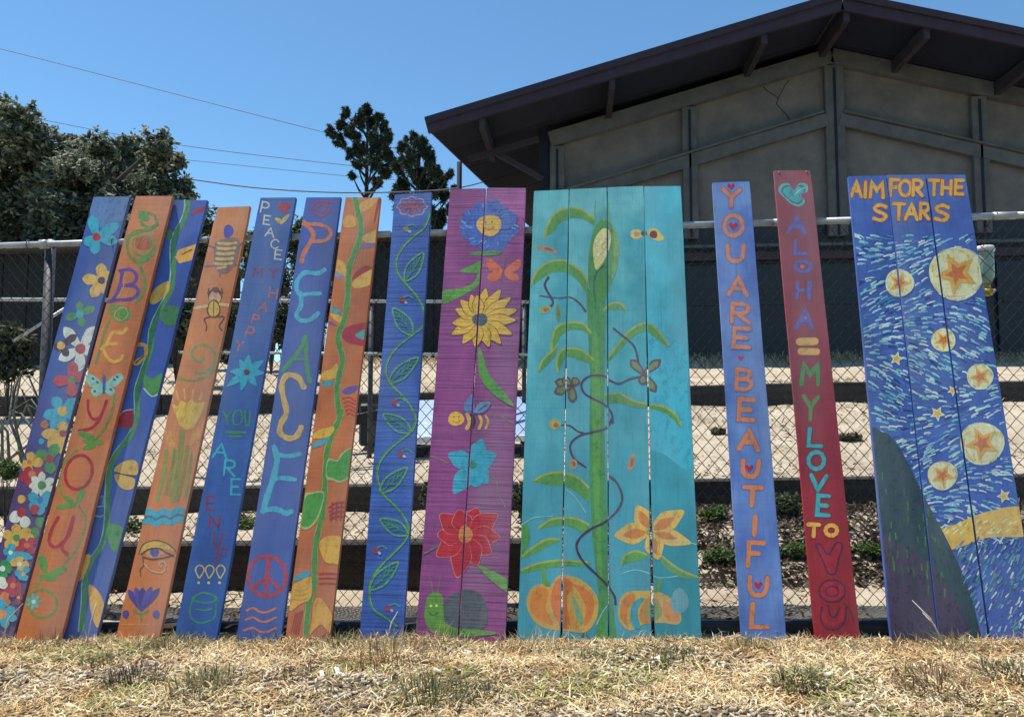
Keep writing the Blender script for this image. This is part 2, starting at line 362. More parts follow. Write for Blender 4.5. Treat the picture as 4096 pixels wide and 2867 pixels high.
# ------------------------------------------------------------------ chain-link fence
zrl, zrr = at(70, 548.6, 3.42), at(2231, 484.5, 3.42)
YFN = 3.42
def zrail(x): return zrl.z + (zrr.z - zrl.z) * (x - zrl.x) / (zrr.x - zrl.x)
m_galv = noisy('galvanised_steel', (.34, .34, .33), (.50, .50, .49), 20, .45, bs=.1, metal=.25)
m_wire = noisy('dull_wire', (.030, .028, .027), (.060, .056, .052), 20, .45, bs=0, metal=.5)
m_post = noisy('dark_fence_post', (.035, .035, .045), (.06, .06, .07), 12, .55, bs=.1)
def build_fence():
    x0, x1 = -3.3, 2.75
    root = empty('chain_link_fence', (0, YFN, 0)); c = root.location
    px_posts = [at(97, 600, YFN).x, at(1110, 600, YFN).x, at(2080, 600, YFN).x]
    edges = [x0] + [-1.9, -.35, .95, 1.9] + [x1]
    for a, b_ in zip(edges[:-1], edges[1:]):
        tube('top_rail', [Vector((a + .003, YFN, zrail(a))) - c, Vector((b_ - .003, YFN, zrail(b_))) - c], .0155, m_galv, root, 12)
    for e in edges[1:-1]:
        tube('rail_sleeve', [Vector((e - .05, YFN, zrail(e - .05))) - c, Vector((e + .05, YFN, zrail(e + .05))) - c], .0175, m_galv, root, 12)
    for x in px_posts:
        p = tube('post', [Vector((x, YFN + .045, gz(x, YFN) - .3)) - c, Vector((x, YFN + .045, zrail(x) + .01)) - c], .024, m_post, root, 14)
        bm = bmesh.new(); bmesh.ops.create_uvsphere(bm, u_segments=12, v_segments=8, radius=.03)
        for v in bm.verts: v.co.z *= .7
        bm.transform(Matrix.Translation(Vector((x, YFN + .045, zrail(x) + .014)) - c)); me = bpy.data.meshes.new('post_cap'); bm.to_mesh(me); bm.free(); link('post_cap', me, m_galv, p, smooth=True)
        tube('rail_clamp', [Vector((x - .02, YFN, zrail(x))) - c, Vector((x + .02, YFN, zrail(x))) - c], .023, m_galv, p, 12)
    for i, x in enumerate(np.arange(x0 + .2, x1, .43)):
        xx = x + random.uniform(-.05, .05); zz = zrail(xx); V = []
        ring = [Vector((xx, YFN + .023 * math.cos(k * .785), zz + .023 * math.sin(k * .785))) - c for k in range(9)]
        tube('rail_tie', ring, .0022, m_wire, root, 5)
    W, H, r = .056, .064, .0021
    n = int((x1 - x0) / (W / 2)); segs = 58
    k = np.arange(n)[:, None]; j = np.arange(segs + 1)[None, :]
    X = x0 + (k + ((j + k) % 2)) * (W / 2) + .004 * np.sin(k * .21 + j * .17)
    zt = np.interp(X, [x0, x1], [zrail(x0), zrail(x1)]) - .012
    Z = zt - j * (H / 2) * 0.99
    Yy = YFN - .002 + .0022 * np.where((j + k) % 2 == 0, 1, -1) * np.where(k % 2 == 0, 1, -1) + .012 * np.sin(X * 2.3) * np.sin(np.minimum(j / segs, 1) * 3.1) + .012 * (j / segs)
    P = np.stack([X - c.x, Yy - c.y, Z - c.z], -1)
    gmin = np.array([[gz(float(a), YFN) for a in X[:, 0]]]).T - .02
    off = np.array([(r, 0, 0), (0, r, 0), (-r, 0, 0), (0, -r, 0)])
    V = (P[:, :, None, :] + off[None, None]).reshape(-1, 3)
    F = []
    kk, jj = np.meshgrid(np.arange(n), np.arange(segs), indexing='ij'); ok = (Z[:, 1:] > gmin)
    base = ((kk * (segs + 1) + jj) * 4)[ok]
    for s in range(4): F.append(np.stack([base + s, base + (s + 1) % 4, base + 4 + (s + 1) % 4, base + 4 + s], -1))
    o = arrays('chain_mesh', V, np.concatenate(F), None, m_wire, root); o['kind'] = 'stuff'
    tag(root, 'galvanised chain link fence the painted boards lean on', 'fence')
build_fence()

# pipe railing on the bank behind, seen between the left boards
def railing():
    a, b_ = at(-60, 671, 5.05), at(1185, 677, 6.4); root = empty('pipe_railing', (a.x, a.y, gz(a.x, a.y))); c = root.location
    tube('top_pipe', [a - c, b_ - c], .014, m_galv, root, 10)
    l0, l1 = at(400, 790, 5.45), at(1185, 795, 6.4); tube('lower_pipe', [l0 - c, l1 - c], .011, m_galv, root, 10)
    for f in (.02, .36, .68, .99):
        p = a.lerp(b_, f); tube('upright', [Vector((p.x, p.y + .03, gz(p.x, p.y) - .1)) - c, Vector((p.x, p.y + .03, p.z + .015)) - c], .02, m_post, root, 10)
    tube('diagonal_brace', [at(148, 690, 5.2) - c, at(30, 765, 5.12) - c], .012, m_galv, root, 8)
    tag(root, 'pipe railing on the bank seen between the boards at the leafy tree end', 'railing')
railing()
# ------------------------------------------------------------------ foliage
m_leaf = attr_mat('leaf', .58, .3, .3); m_needle = attr_mat('needle', .6, .3, .12); m_bark = noisy('bark', (.05, .04, .032), (.10, .085, .07), 6, .9, (3, 3, .7), bs=.6)
m_dry = attr_mat('dry_grass_blade', .85, .15, .25); m_weed = attr_mat('weed_leaf', .65, .3, .3); m_chip = attr_mat('wood_chip', .9, .15)
def leaves(centres, size, colA, colB, up=.35, aspect=.45, fold=.25, jitter=.3, pw=1.3):
    """one bent, pointed leaf (four triangles) per centre"""
    n = len(centres); d = rng.normal(size=(n, 3)); d[:, 2] *= .7; d /= np.linalg.norm(d, axis=1)[:, None]
    nn = rng.normal(size=(n, 3)); nn[:, 2] += up * 3; s = np.cross(d, nn); s /= np.linalg.norm(s, axis=1)[:, None] + 1e-9
    u = np.cross(s, d); L = size * (1 + jitter * rng.normal(size=n)).clip(.4, 1.8)[:, None]
    a = centres - d * L / 2; t = centres + d * L / 2 - u * L * .12; mid = centres + u * L * fold * .3
    l = centres + s * L * aspect / 2 - u * L * fold * .2; r = centres - s * L * aspect / 2 - u * L * fold * .2
    V = np.stack([a, l, t, r, mid], 1).reshape(-1, 3); b = np.arange(n)[:, None] * 5
    F = np.concatenate([b + [0, 4, 1], b + [1, 4, 2], b + [2, 4, 3], b + [3, 4, 0]], 0)
    w_ = rng.random((n, 1)) ** pw; C = np.array(colA) * (1 - w_) + np.array(colB) * w_; C = C * (.75 + .5 * rng.random((n, 1)))
    return V, F, np.tile(C, (4, 1))
def in_blob(n, c, r, shell=.55):
    d = rng.normal(size=(n, 3)); d /= np.linalg.norm(d, axis=1)[:, None]; q = (shell + (1 - shell) * rng.random((n, 1))) 
    return np.array(c) + d * q * np.array(r)
def limb_tree(root, trunk, limbs, m=None):
    V, F = tube_geo([Vector(p) - root.location for p in trunk[0]], trunk[1], 10)
    for pts, rr in limbs: tube_geo([Vector(p) - root.location for p in pts], rr, 6, V, F)
    return pydata('trunk', V, F, m or m_bark, root, smooth=True)

def broad_tree():
    Y = 13.0; base = at(170, 700, Y); zb = gz(base.x, Y)
    root = empty('broadleaf_tree', (base.x, Y, zb - .05)); c = np.array(root.location)
    blobs = [(-30, 262, 70), (15, 262, 44), (40, 300, 70), (-20, 380, 110), (80, 350, 80), (110, 430, 110), (200, 360, 60), (190, 430, 90), (270, 385, 60), (300, 350, 50), (345, 330, 36), (370, 370, 40), (330, 420, 75),
             (390, 430, 42), (400, 470, 38), (20, 470, 110), (150, 500, 90), (260, 490, 85), (350, 500, 60), (-80, 330, 90), (60, 550, 70), (240, 560, 70), (160, 325, 28), (235, 335, 28)]
    k = Y / 1659; cs = []
    limbs = []; top = Vector((base.x, Y, at(170, 520, Y).z))
    for sx, sy, r in blobs:
        p = at(sx, sy, Y + random.uniform(-.9, .9)); rr = r * k
        m_ = max(3, int(5 + r * .16))
        for q in in_blob(m_, p, (rr * .8, rr * .95, rr * .8), .45):
            sub = rr * random.uniform(.26, .42) + .05; cs.append(in_blob(int(110 + 560 * sub ** 1.3), q, (sub, sub, sub * .75), .35))
        for q in in_blob(11, p, (rr * 1.14, rr * 1.0, rr * 1.12), .85):
            sub = random.uniform(.06, .17); cs.append(in_blob(34, q, (sub, sub, sub * 1.2), .1)); limbs.append(([p, p.lerp(Vector(q), .6) + Vector((0, 0, .04)), Vector(q)], [.02, .012, .005]))
        limbs.append(([top + Vector((random.uniform(-.1, .1), 0, random.uniform(-.6, .1))), top.lerp(p, .5) + Vector((0, random.uniform(-.2, .2), .15)), p], [.07, .045, .015]))
    P = np.concatenate(cs) - c
    V, F, C = leaves(P, .108, (.075, .098, .064), (.42, .42, .29), .5, .48, pw=1.9)
    limb_tree(root, ([(base.x, Y, zb - .2), (base.x + .06, Y, zb + 1.0), top], [.17, .14, .10]), limbs)
    o = arrays('crown', V, F, C, m_leaf, root)
    tag(root, 'broad leafy grey green tree rising behind the dark shade backdrop', 'tree'); return len(F)
broad_tree()

m_bark2 = noisy('dark_bark', (.018, .015, .013), (.035, .03, .026), 6, .9, (3, 3, .7), bs=.5)
def conifer(sxt, pts, label, dens, Y, lean=0):
    """open pine: upswept limbs each ending in needle tufts"""
    base = at(sxt, 560, Y); zb = gz(base.x, Y); root = empty('pine_tree', (base.x, Y, zb - .05)); c = np.array(root.location)
    k = Y / 1659; topz = at(sxt, min(p[1] for p in pts) + 25, Y).z; limbs = []; tufts = []
    for sx, sy, r in pts:
        p = at(sx, sy, Y + random.uniform(-.8, .8)); att = Vector((base.x + lean * (p.z - zb), Y, max(zb + .5, p.z - abs(p.x - base.x) * .55 - .5)))
        limbs.append(([att, att.lerp(p, .55) - Vector((0, 0, .1)), p], [.05, .035, .012]))
        for q in in_blob(int(9 + r * .75), p, (r * k * 1.0,) * 2 + (r * k * 1.15,), .2): tufts.append((q, r * k * random.uniform(.20, .40)))
    nd = []
    for q, s in tufts:
        n = int(dens * s * s * 260) + 30; ax = np.array([(q[0] - base.x) * .35, random.uniform(-.3, .3), 1.0]); ax /= np.linalg.norm(ax); t = rng.random((n, 1))
        nd.append(q - ax * s * .8 + ax * t * s * random.uniform(1.6, 2.6) + rng.normal(size=(n, 3)) * s * .42 * (1.05 - .8 * t))
    P = np.concatenate(nd) - c
    V, F, C = leaves(P, .20, (.022, .038, .024), (.058, .082, .048), .1, .17, .1)
    limb_tree(root, ([(base.x, Y, zb - .2), (base.x + lean * 2, Y, (zb + topz) / 2), (base.x + lean * (topz - zb), Y, topz)], [.15, .11, .03]), limbs, m_bark2)
    arrays('crown', V, F, C, m_needle, root); tag(root, label, 'tree')
conifer(820, [(820, 250, 14), (806, 268, 18), (835, 275, 18), (775, 255, 12), (768, 280, 15), (745, 298, 15), (760, 318, 16), (790, 300, 20), (850, 262, 10), (862, 285, 14), (872, 310, 16), (840, 318, 24), (805, 335, 20),
              (785, 345, 13), (865, 345, 20), (835, 365, 20), (802, 372, 12), (860, 385, 18), (845, 410, 14), (790, 395, 8), (880, 370, 14)], 'open dark pine with a bare slim trunk and upswept branches', 16, 25)
conifer(935, [(925, 312, 14), (945, 325, 16), (905, 330, 16), (960, 350, 18), (920, 360, 22), (895, 375, 18), (975, 385, 18), (940, 395, 26), (905, 415, 22), (990, 410, 18), (1008, 392, 10), (965, 430, 24), (925, 450, 24), (900, 470, 20),
              (1000, 440, 16), (960, 480, 24), (890, 440, 16), (1010, 470, 14), (985, 500, 24), (930, 505, 24), (1018, 425, 8)], 'denser dark pine growing close to the eave of the hall', 17, 23.5)

def shrub(name, sx, sy, rx, rz, Y, n, size, ca, cb, label, group=None, cat='shrub', onground=None):
    p = at(sx, sy, Y); k = Y / 1659; zg = gz(p.x, Y); root = empty(name, (p.x, Y, zg)); c = np.array(root.location)
    cs = []; V0, F0 = [], []
    for q in in_blob(max(5, n // 90), p, (rx * k * .7, rx * k * .5, rz * k * .75), .2):
        q[2] = max(q[2], zg + .03); s = max(rx, rz) * k * random.uniform(.25, .4); cs.append(in_blob(90, q, (s, s, s * .8), .2))
        tube_geo([Vector((0, 0, -.05)), (Vector(q) - root.location) * .5 + Vector((0, 0, .02)), Vector(q) - root.location], [.012 * k * 120, .008 * k * 120, .003 * k * 120], 5, V0, F0)
    P = np.concatenate(cs); P[:, 2] = np.maximum(P[:, 2], zg + .01)
    V, F, C = leaves(P - c, size, ca, cb, .5)
    arrays('foliage', V, F, C, m_leaf, root); pydata('stem', V0, F0, m_bark, root, smooth=True); tag(root, label, cat, group); return root
G1, G2 = (.05, .07, .025), (.16, .18, .06)
for sx, sy, rx, rz, Y, lab in ((455, 545, 45, 95, 10.8, 'olive leafy shrub behind the orange board with the scarab, beside the dark shade backdrop'), (575, 560, 50, 95, 10.5, 'olive leafy shrub between the orange scarab board and the blue board with the heart'),
                               (675, 545, 45, 95, 11.0, 'olive leafy shrub behind the gap beside the big PEACE board'), (480, 720, 60, 90, 8.8, 'dark leafy shrub low on the bank behind the orange scarab board'), (640, 720, 60, 85, 9.0, 'dark leafy shrub low on the bank behind the big PEACE board'), (400, 690, 60, 110, 9.4, 'dark leafy shrub at the end of the shade backdrop under the broad tree'), (25, 790, 85, 80, 7.6, 'dark leafy shrub behind the pile of cut branches'), (545, 800, 70, 66, 8.0, 'dark leafy shrub spreading over the bank behind the blue board with the heart'), (300, 790, 70, 70, 7.9, 'dark leafy shrub on the bank behind the blue vine board with tulips'), (612, 650, 48, 85, 10.0, 'dark leafy shrub between the heart board and the big PEACE board'), (722, 690, 46, 120, 10.3, 'dark leafy shrub between the big PEACE board and the orange board with the vine')):
    shrub('shrub', sx, sy, rx, rz, Y, 1700, .09, *((G1, G2) if sy < 600 else ((.03, .04, .018), (.09, .095, .045))), lab)  # low shrubs get darker leaves: their deep shade is put into the colour
for sx, sy, rx, rz, Y, lab in ((1618, 1258, 52, 34, 4.05, 'green weed on the bank between the teal corn panel and the YOU ARE BEAUTIFUL board'), (1785, 1245, 48, 28, 4.1, 'green weed on the bank between the YOU ARE BEAUTIFUL board and the red board'), (1950, 1250, 44, 30, 4.1, 'green weed on the bank between the red board and the starry panel'),
                               (1745, 1130, 60, 40, 4.7, 'dark leafy weed in front of the timber riser beside the red board'), (1600, 1160, 40, 26, 4.6, 'dark leafy weed in front of the timber riser beside the teal panel'), (340, 1178, 60, 18, 4.35, 'low green weed above the lowest riser behind the scarab board'), (545, 1180, 50, 16, 4.4, 'low green weed above the lowest riser behind the two blue peace boards'),
                               (960, 1120, 30, 42, 4.5, 'leafy weed above the lowest riser beside the purple flower panel'), (1170, 1120, 26, 50, 4.5, 'leafy weed above the lowest riser between the purple and teal panels'), (18, 1050, 44, 24, 4.6, 'low grey green weed behind the board crowded with flowers')):
    shrub('bank_weed', sx, sy, rx * 1.25, rz * 1.1, Y, 1150, .032, *(((.05, .09, .02), (.15, .21, .06)) if rz < 35 else ((.03, .045, .02), (.10, .12, .06))), lab, None, 'weed')
shrub('dry_bush', 1905, 1000, 30, 34, 6.3, 420, .05, (.09, .07, .045), (.20, .165, .11), 'dry brown bush on the sunny bank between the red board and the starry panel', None, 'bush')
shrub('dry_bush', 1612, 985, 26, 24, 6.6, 300, .05, (.13, .11, .06), (.26, .21, .14), 'small dry bush on the sunny bank beside the teal panel', None, 'bush')

# brush pile at the left end
def brush_pile():
    Y = 5.9; p = at(85, 850, Y); root = empty('brush_pile', (p.x, Y, gz(p.x, Y))); m1 = noisy('grey_twig', (.10, .10, .08), (.22, .22, .18), 8, .9)
    for i in range(26):
        x = random.uniform(-.45, .45); a = Vector((x, random.uniform(-.2, .3), -.02)); h = random.uniform(.35, .95)
        b_ = a + Vector((random.uniform(-.5, .5), random.uniform(-.1, .1), h)); mid = a.lerp(b_, .5) + Vector((random.uniform(-.15, .15), 0, .05))
        tube('branch', [a, mid, b_, b_ + Vector((random.uniform(-.25, .25), 0, random.uniform(-.12, .05)))], [.014, .011, .007, .003], m1, root, 5)
    tag(root, 'tangled pile of grey cut branches on the bank behind the flower covered board', 'branches')
brush_pile()

# tilted table on the bank, light blue top
def bank_table():
    root = empty('tilted_table', at(985, 1050, 6.2)); root.location.z = gz(root.location.x, 6.2) - .01; c = root.location
    m_b = noisy('pale_blue_top', (.17, .27, .42), (.22, .34, .52), 3, .35); m_k = noisy('black_frame', (.012, .012, .014), (.03, .03, .032), 5, .6); m_w = noisy('white_rim', (.7, .7, .7), (.8, .8, .8), 6, .5)
    A, B_, C_, D = at(905, 905, 6.5), at(1185, 895, 6.5), at(1185, 985, 6.0), at(905, 990, 6.0)
    n = (B_ - A).cross(D - A).normalized() * .03
    V = [q - c for q in (A, B_, C_, D)] + [q - c - n for q in (A, B_, C_, D)]; F = [(0, 1, 2, 3), (7, 6, 5, 4)] + [(i, i + 4, (i + 1) % 4 + 4, (i + 1) % 4) for i in range(4)]
    pydata('table_top', V, F, m_b, root)
    beam('rim', D - c - n * .5 + Vector((0, -.02, 0)), C_ - c - n * .5 + Vector((0, -.02, 0)), .03, .05, m_w, root)
    for q in (A, B_, C_, D): 
        f = Vector((q.x + random.uniform(-.06, .06), q.y, gz(q.x, q.y) - .02)); beam('leg', f - c, q - c - Vector((0, 0, .04)), .06, .06, m_k, root)
    beam('apron', at(770, 947, 6.1) - c, at(905, 917, 6.3) - c, .05, .09, m_k, root)
    box('side_bin', at(803, 1000, 6.2) - c, at(850, 905, 6.45) - c, m_k, root, .02)
    for s0, s1 in ((930, 968), (1150, 1178)): box('storage_box', at(s0, 1075, 6.05) - c, at(s1, 1000, 6.4) - c, m_k, root, .01)
    tag(root, 'tilted table with pale blue top and black trestle on the bank', 'table')
bank_table()

# bottle feeder hanging behind the mesh
def feeder():
    p = at(2209, 605, YFN + .10); root = empty('bottle_feeder', (p.x, p.y, p.z - .12)); c = root.location
    def lathe(name, prof_, m, par):
        V, F, n = [], [], 20
        for r_, z in prof_:
            for k in range(n): V.append((r_ * math.cos(2 * math.pi * k / n), r_ * math.sin(2 * math.pi * k / n), z))
        for i in range(len(prof_) - 1):
            for k in range(n): F.append((i * n + k, i * n + (k + 1) % n, (i + 1) * n + (k + 1) % n, (i + 1) * n + k))
        return pydata(name, V, F, m, par, smooth=True)
    m_w = noisy('feeder_cap_plastic', (.62, .62, .58), (.72, .72, .68), 10, .4); m_g, t, b = mat('milky_green_plastic', .25)
    b.inputs['Base Color'].default_value = (.42, .55, .43, 1); b.inputs['Transmission Weight'].default_value = .25; b.inputs['Specular IOR Level'].default_value = .6
    m_y = noisy('yellow_plastic', (.45, .30, .03), (.58, .40, .05), 10, .4)
    lathe('bottle', [(.001, .055), (.020, .056), (.032, .075), (.037, .10), (.037, .19), (.035, .20), (.001, .201)], m_g, root)
    lathe('cap', [(.001, .201), (.041, .202), (.043, .208), (.043, .222), (.036, .228), (.012, .232), (.001, .233)], m_w, root)
    lathe('neck', [(.001, .03), (.018, .031), (.018, .055), (.001, .056)], m_y, root)
    bs = lathe('base', [(.001, 0), (.022, .002), (.034, .012), (.034, .026), (.020, .034), (.001, .036)], m_y, root)
    for k in range(4):
        a = k * math.pi / 2 + .4; q = Vector((.036 * math.cos(a), .036 * math.sin(a), .018)); tube('feeding_port', [q, q * 1.0 + Vector((.009 * math.cos(a), .009 * math.sin(a), .003))], [.006, .008], m_w, bs, 8)
    hp = Vector((p.x, YFN, zrail(p.x) + .02)) - c
    tube('hanger', [Vector((0, 0, .23)), Vector((0, -.02, .30)), hp + Vector((0, .03, -.015)), hp + Vector((0, .012, .003)), hp + Vector((0, -.022, -.012))], .0016, m_wire, root, 5)
    tag(root, 'pale green bottle feeder with yellow base hung on the fence beside the starry panel', 'feeder')
feeder()

# overhead wires
m_cab = noisy('grey_cable', (.07, .08, .095), (.11, .12, .135), 4, .7, bs=0)
for (pts, Y, r, lab) in (([(-250, 55), (0, 110), (400, 213), (760, 305), (980, 352)], 26, .012, 'highest overhead cable sloping down across the sky to the pines'),
                         ([(-80, 235), (80, 266), (400, 325), (780, 371), (1000, 392)], 27, .013, 'overhead cable second from the top, leaving the broad tree for the pines'),
                         ([(300, 347), (440, 361), (780, 395), (1000, 412)], 28, .011, 'thin overhead cable between the second cable and the lowest thick one'),
                         ([(350, 392), (440, 404), (560, 420), (700, 430), (840, 432), (1010, 424), (1120, 398)], 22, .021, 'lowest and thickest overhead cable, sagging just above the board tops')):
    P = [at(x, y, Y) for x, y in pts]; Q = []
    for i in range(len(P) - 1):
        for s in np.linspace(0, 1, 6, endpoint=False):
            p0, p1, p2, p3 = P[max(0, i - 1)], P[i], P[i + 1], P[min(len(P) - 1, i + 2)]
            Q.append(.5 * (2 * p1 + (p2 - p0) * s + (2 * p0 - 5 * p1 + 4 * p2 - p3) * s * s + (3 * p1 - p0 - 3 * p2 + p3) * s ** 3))
    Q.append(P[-1]); c = Q[0].copy(); o = tube('overhead_cable', [q - c for q in Q], r, m_cab, None, 6); o.location = c; tag(o, lab, 'cable', 'overhead cables')

# ------------------------------------------------------------------ dry grass, straw and chips in front
def scatter(n, y0, y1, x0=-2.6, x1=2.4):
    y = y0 + (y1 - y0) * rng.random(n); x = (rng.random(n) * (x1 - x0) + x0) * (.35 + .65 * np.clip(y / 2.9, .5, 1.4)); return x, y
def nzv(x, y, s, z=0): return np.array([noise.noise((a * s, b * s, z)) for a, b in zip(x, y)])
def blades(name, x, y, L, wdt, tilt, ca, cb, m, label, cat, zoff=0., cols=None, curve=.3):
    n = len(x); z = np.array([gz(float(a), float(b)) for a, b in zip(x, y)]) + zoff
    az = rng.random(n) * 2 * np.pi; d = np.stack([np.cos(az) * np.cos(tilt), np.sin(az) * np.cos(tilt), np.sin(tilt)], -1)
    s = np.stack([-np.sin(az), np.cos(az), np.zeros(n)], -1); s += rng.normal(size=(n, 3)) * .5; s -= (s * d).sum(1)[:, None] * d; s /= np.linalg.norm(s, axis=1)[:, None]
    p = np.stack([x, y, z], -1); up = np.array([0, 0, 1.]); w_ = (wdt / 2)[:, None]; Lc = L[:, None]
    mid = p + d * Lc * .55 + up * Lc * .04; tip = p + d * Lc + up * Lc * (-curve * .3) + s * Lc * rng.normal(size=(n, 1)) * .15
    tip[:, 2] = np.maximum(tip[:, 2], z + .002)
    V = np.stack([p - s * w_, p + s * w_, mid + s * w_ * .85, mid - s * w_ * .85, tip], 1).reshape(-1, 3); b = np.arange(n)[:, None] * 5
    F = np.concatenate([b + [0, 1, 2], b + [0, 2, 3], b + [3, 2, 4]], 0)
    if cols is None:
        q = rng.random((n, 1)); cols = np.array(ca) * (1 - q) + np.array(cb) * q; cols = cols * (.65 + .6 * rng.random((n, 1)))
    o = arrays(name, V, F, np.tile(cols, (3, 1)), m); tag(o, label, cat, None, 'stuff'); return o
def palette(n, sets, p):
    idx = rng.choice(len(sets), n, p=p); return np.array(sets)[idx] * (.65 + .6 * rng.random((n, 1)))
x, y = scatter(100000, 1.5, 2.99); pm = nzv(x, y * 1.4, 2.2) + .3 * (y - 2.45); keep = pm + rng.normal(size=len(x)) * .22 > -.30; x, y = x[keep], y[keep]; n = len(x)
g = nzv(x, y, 3.1, 5); g2 = nzv(x, y, 5.5, 11); cols = palette(n, [(.78, .60, .31), (.88, .73, .44), (.60, .42, .22), (.88, .78, .55), (.32, .21, .13), (.14, .10, .07)], [.3, .29, .16, .14, .07, .04])
gm = (g > .16)[:, None] & (rng.random((n, 1)) < .45); cols = np.where(gm, cols * np.array([.50, .62, .38]), cols)
bm_ = (g2 > .2)[:, None]; cols = np.where(bm_, cols * np.array([.88, .78, .68]), cols)
blades('straw', x, y, .018 + .046 * rng.random(n) ** 1.8, .0020 + .0034 * rng.random(n), np.abs(rng.normal(size=n)) * .30 + .03, None, None, m_dry, 'dry straw and cut grass covering the ground in front of the boards', 'straw', .001, cols)
# chips
def chips(n, y0, y1, name, label, sets, p, smin, smax, thr):
    x, y = scatter(n, y0, y1); pm = nzv(x, y * 1.4, 2.2) + .35 * (y - 2.45); keep = pm + rng.normal(size=len(x)) * .25 < thr; x, y = x[keep], y[keep]; n = len(x)
    z = np.array([gz(float(a), float(b)) for a, b in zip(x, y)]) + .003 + .006 * rng.random(n)
    L = smin + (smax - smin) * rng.random(n) ** 2; hw, ht = L * (.18 + .3 * rng.random(n)), .0012 + .003 * rng.random(n)
    az = rng.random(n) * 6.283; ti = rng.normal(size=n) * .28; ro = rng.normal(size=n) * .35
    d = np.stack([np.cos(az) * np.cos(ti), np.sin(az) * np.cos(ti), np.sin(ti)], -1); s = np.stack([-np.sin(az) * np.cos(ro), np.cos(az) * np.cos(ro), np.sin(ro)], -1); u = np.cross(d, s)
    c = np.stack([x, y, z], -1); V = []
    for a, b_, e in ((-1, -1, -1), (1, -.6, -1), (1, .7, -1), (-1, 1, -1), (-1, -1, 1), (1, -.6, 1), (1, .7, 1), (-1, 1, 1)):
        V.append(c + d * (L / 2 * a)[:, None] + s * (hw / 2 * b_)[:, None] + u * (ht * e)[:, None])
    V = np.stack(V, 1).reshape(-1, 3); b = np.arange(n)[:, None] * 8
    F = np.concatenate([b + f for f in ([4, 5, 6, 7], [0, 1, 5, 4], [1, 2, 6, 5], [2, 3, 7, 6], [3, 0, 4, 7])], 0)
    C = np.tile(palette(n, sets, p), (5, 1)); o = arrays(name, V, F, C, m_chip); tag(o, label, 'wood chips', None, 'stuff')
chips(17000, 1.5, 2.9, 'wood_chips', 'weathered wood chips mixed into the dry grass', [(.52, .42, .29), (.66, .55, .40), (.32, .23, .15), (.14, .10, .07), (.70, .62, .50)], [.32, .26, .2, .14, .08], .009, .026, -.10)
chips(700, 1.5, 2.9, 'bark_pieces', 'larger pale and dark bark pieces lying among the straw', [(.58, .50, .40), (.66, .59, .50), (.16, .11, .08), (.34, .26, .2)], [.25, .1, .35, .3], .022, .05, .1)
# thin fringe right at the foot of the boards, and sparse litter on the bank behind
x, y = scatter(6000, 2.80, 2.95); n = len(x)
blades('base_grass', x, y, (.012 + .055 * rng.random(n) ** 2.2) * (.45 + 1.1 * np.clip(nzv(x, y * 0, 3.0, 31) + .5, 0, 1.2)), .0018 + .002 * rng.random(n), .35 + .9 * rng.random(n), None, None, m_dry, 'short dry grass fringe along the foot of the boards', 'grass', 0, palette(n, [(.52, .40, .21), (.60, .48, .29), (.25, .24, .11), (.42, .29, .16)], [.4, .3, .15, .15]))
x = rng.random(26000) * 7.6 - 4.2; y = 3.22 + rng.random(26000) ** 1.2 * 5.4; k = (nzv(x, y, 1.6, 40) + rng.normal(size=26000) * .25) > -.05; x, y = x[k], y[k]; n = len(x)
blades('bank_litter', x, y, .02 + .07 * rng.random(n) ** 1.6, .004 + .011 * rng.random(n) ** 2, np.abs(rng.normal(size=n)) * .25, None, None, m_dry, 'dry leaf litter strewn over the bank behind the fence', 'leaf litter', .002, palette(n, [(.36, .28, .18), (.20, .14, .09), (.55, .46, .34), (.09, .065, .045)], [.3, .32, .13, .25]))

x = rng.random(7000) * 13 - 4.5; y = 10.3 + rng.random(7000) ** .6 * 1.75; n = len(x)
blades('hall_base_grass', x, y, .06 + .16 * rng.random(n) ** 1.5, .006 + .008 * rng.random(n), .3 + .9 * rng.random(n), None, None, m_dry, 'dry grass growing along the foot of the hall', 'grass', 0, palette(n, [(.46, .37, .22), (.56, .46, .30), (.30, .24, .13), (.34, .27, .18)], [.35, .3, .2, .15]))
x = rng.random(5200) * 9 - 4.6; y = 5.3 + rng.random(5200) * 4.6; k = nzv(x, y, 1.1, 60) > .12; x, y = x[k], y[k]; n = len(x)
blades('bank_dry_grass', x, y, .03 + .09 * rng.random(n) ** 1.5, .003 + .005 * rng.random(n), .2 + .9 * rng.random(n), None, None, m_dry, 'sparse dry grass patches on the sunny bank', 'grass', 0, palette(n, [(.44, .36, .21), (.54, .44, .28), (.26, .22, .11), (.22, .17, .11)], [.35, .25, .25, .15]))
x = -.35 + rng.random(9000) * 3.2; y = 3.72 + rng.random(9000) * 1.42; k = rng.random(9000) < np.clip((x + .3) * 3, 0, 1); x, y = x[k], y[k]; n = len(x)
blades('bank_mulch', x, y, .025 + .05 * rng.random(n), .010 + .018 * rng.random(n), np.abs(rng.normal(size=n)) * .45, None, None, m_dry, 'dark fallen leaves and twigs on the bank beyond the lowest timber', 'leaf litter', .004, palette(n, [(.10, .075, .05), (.05, .038, .028), (.22, .18, .14), (.34, .29, .24)], [.4, .33, .17, .10]))

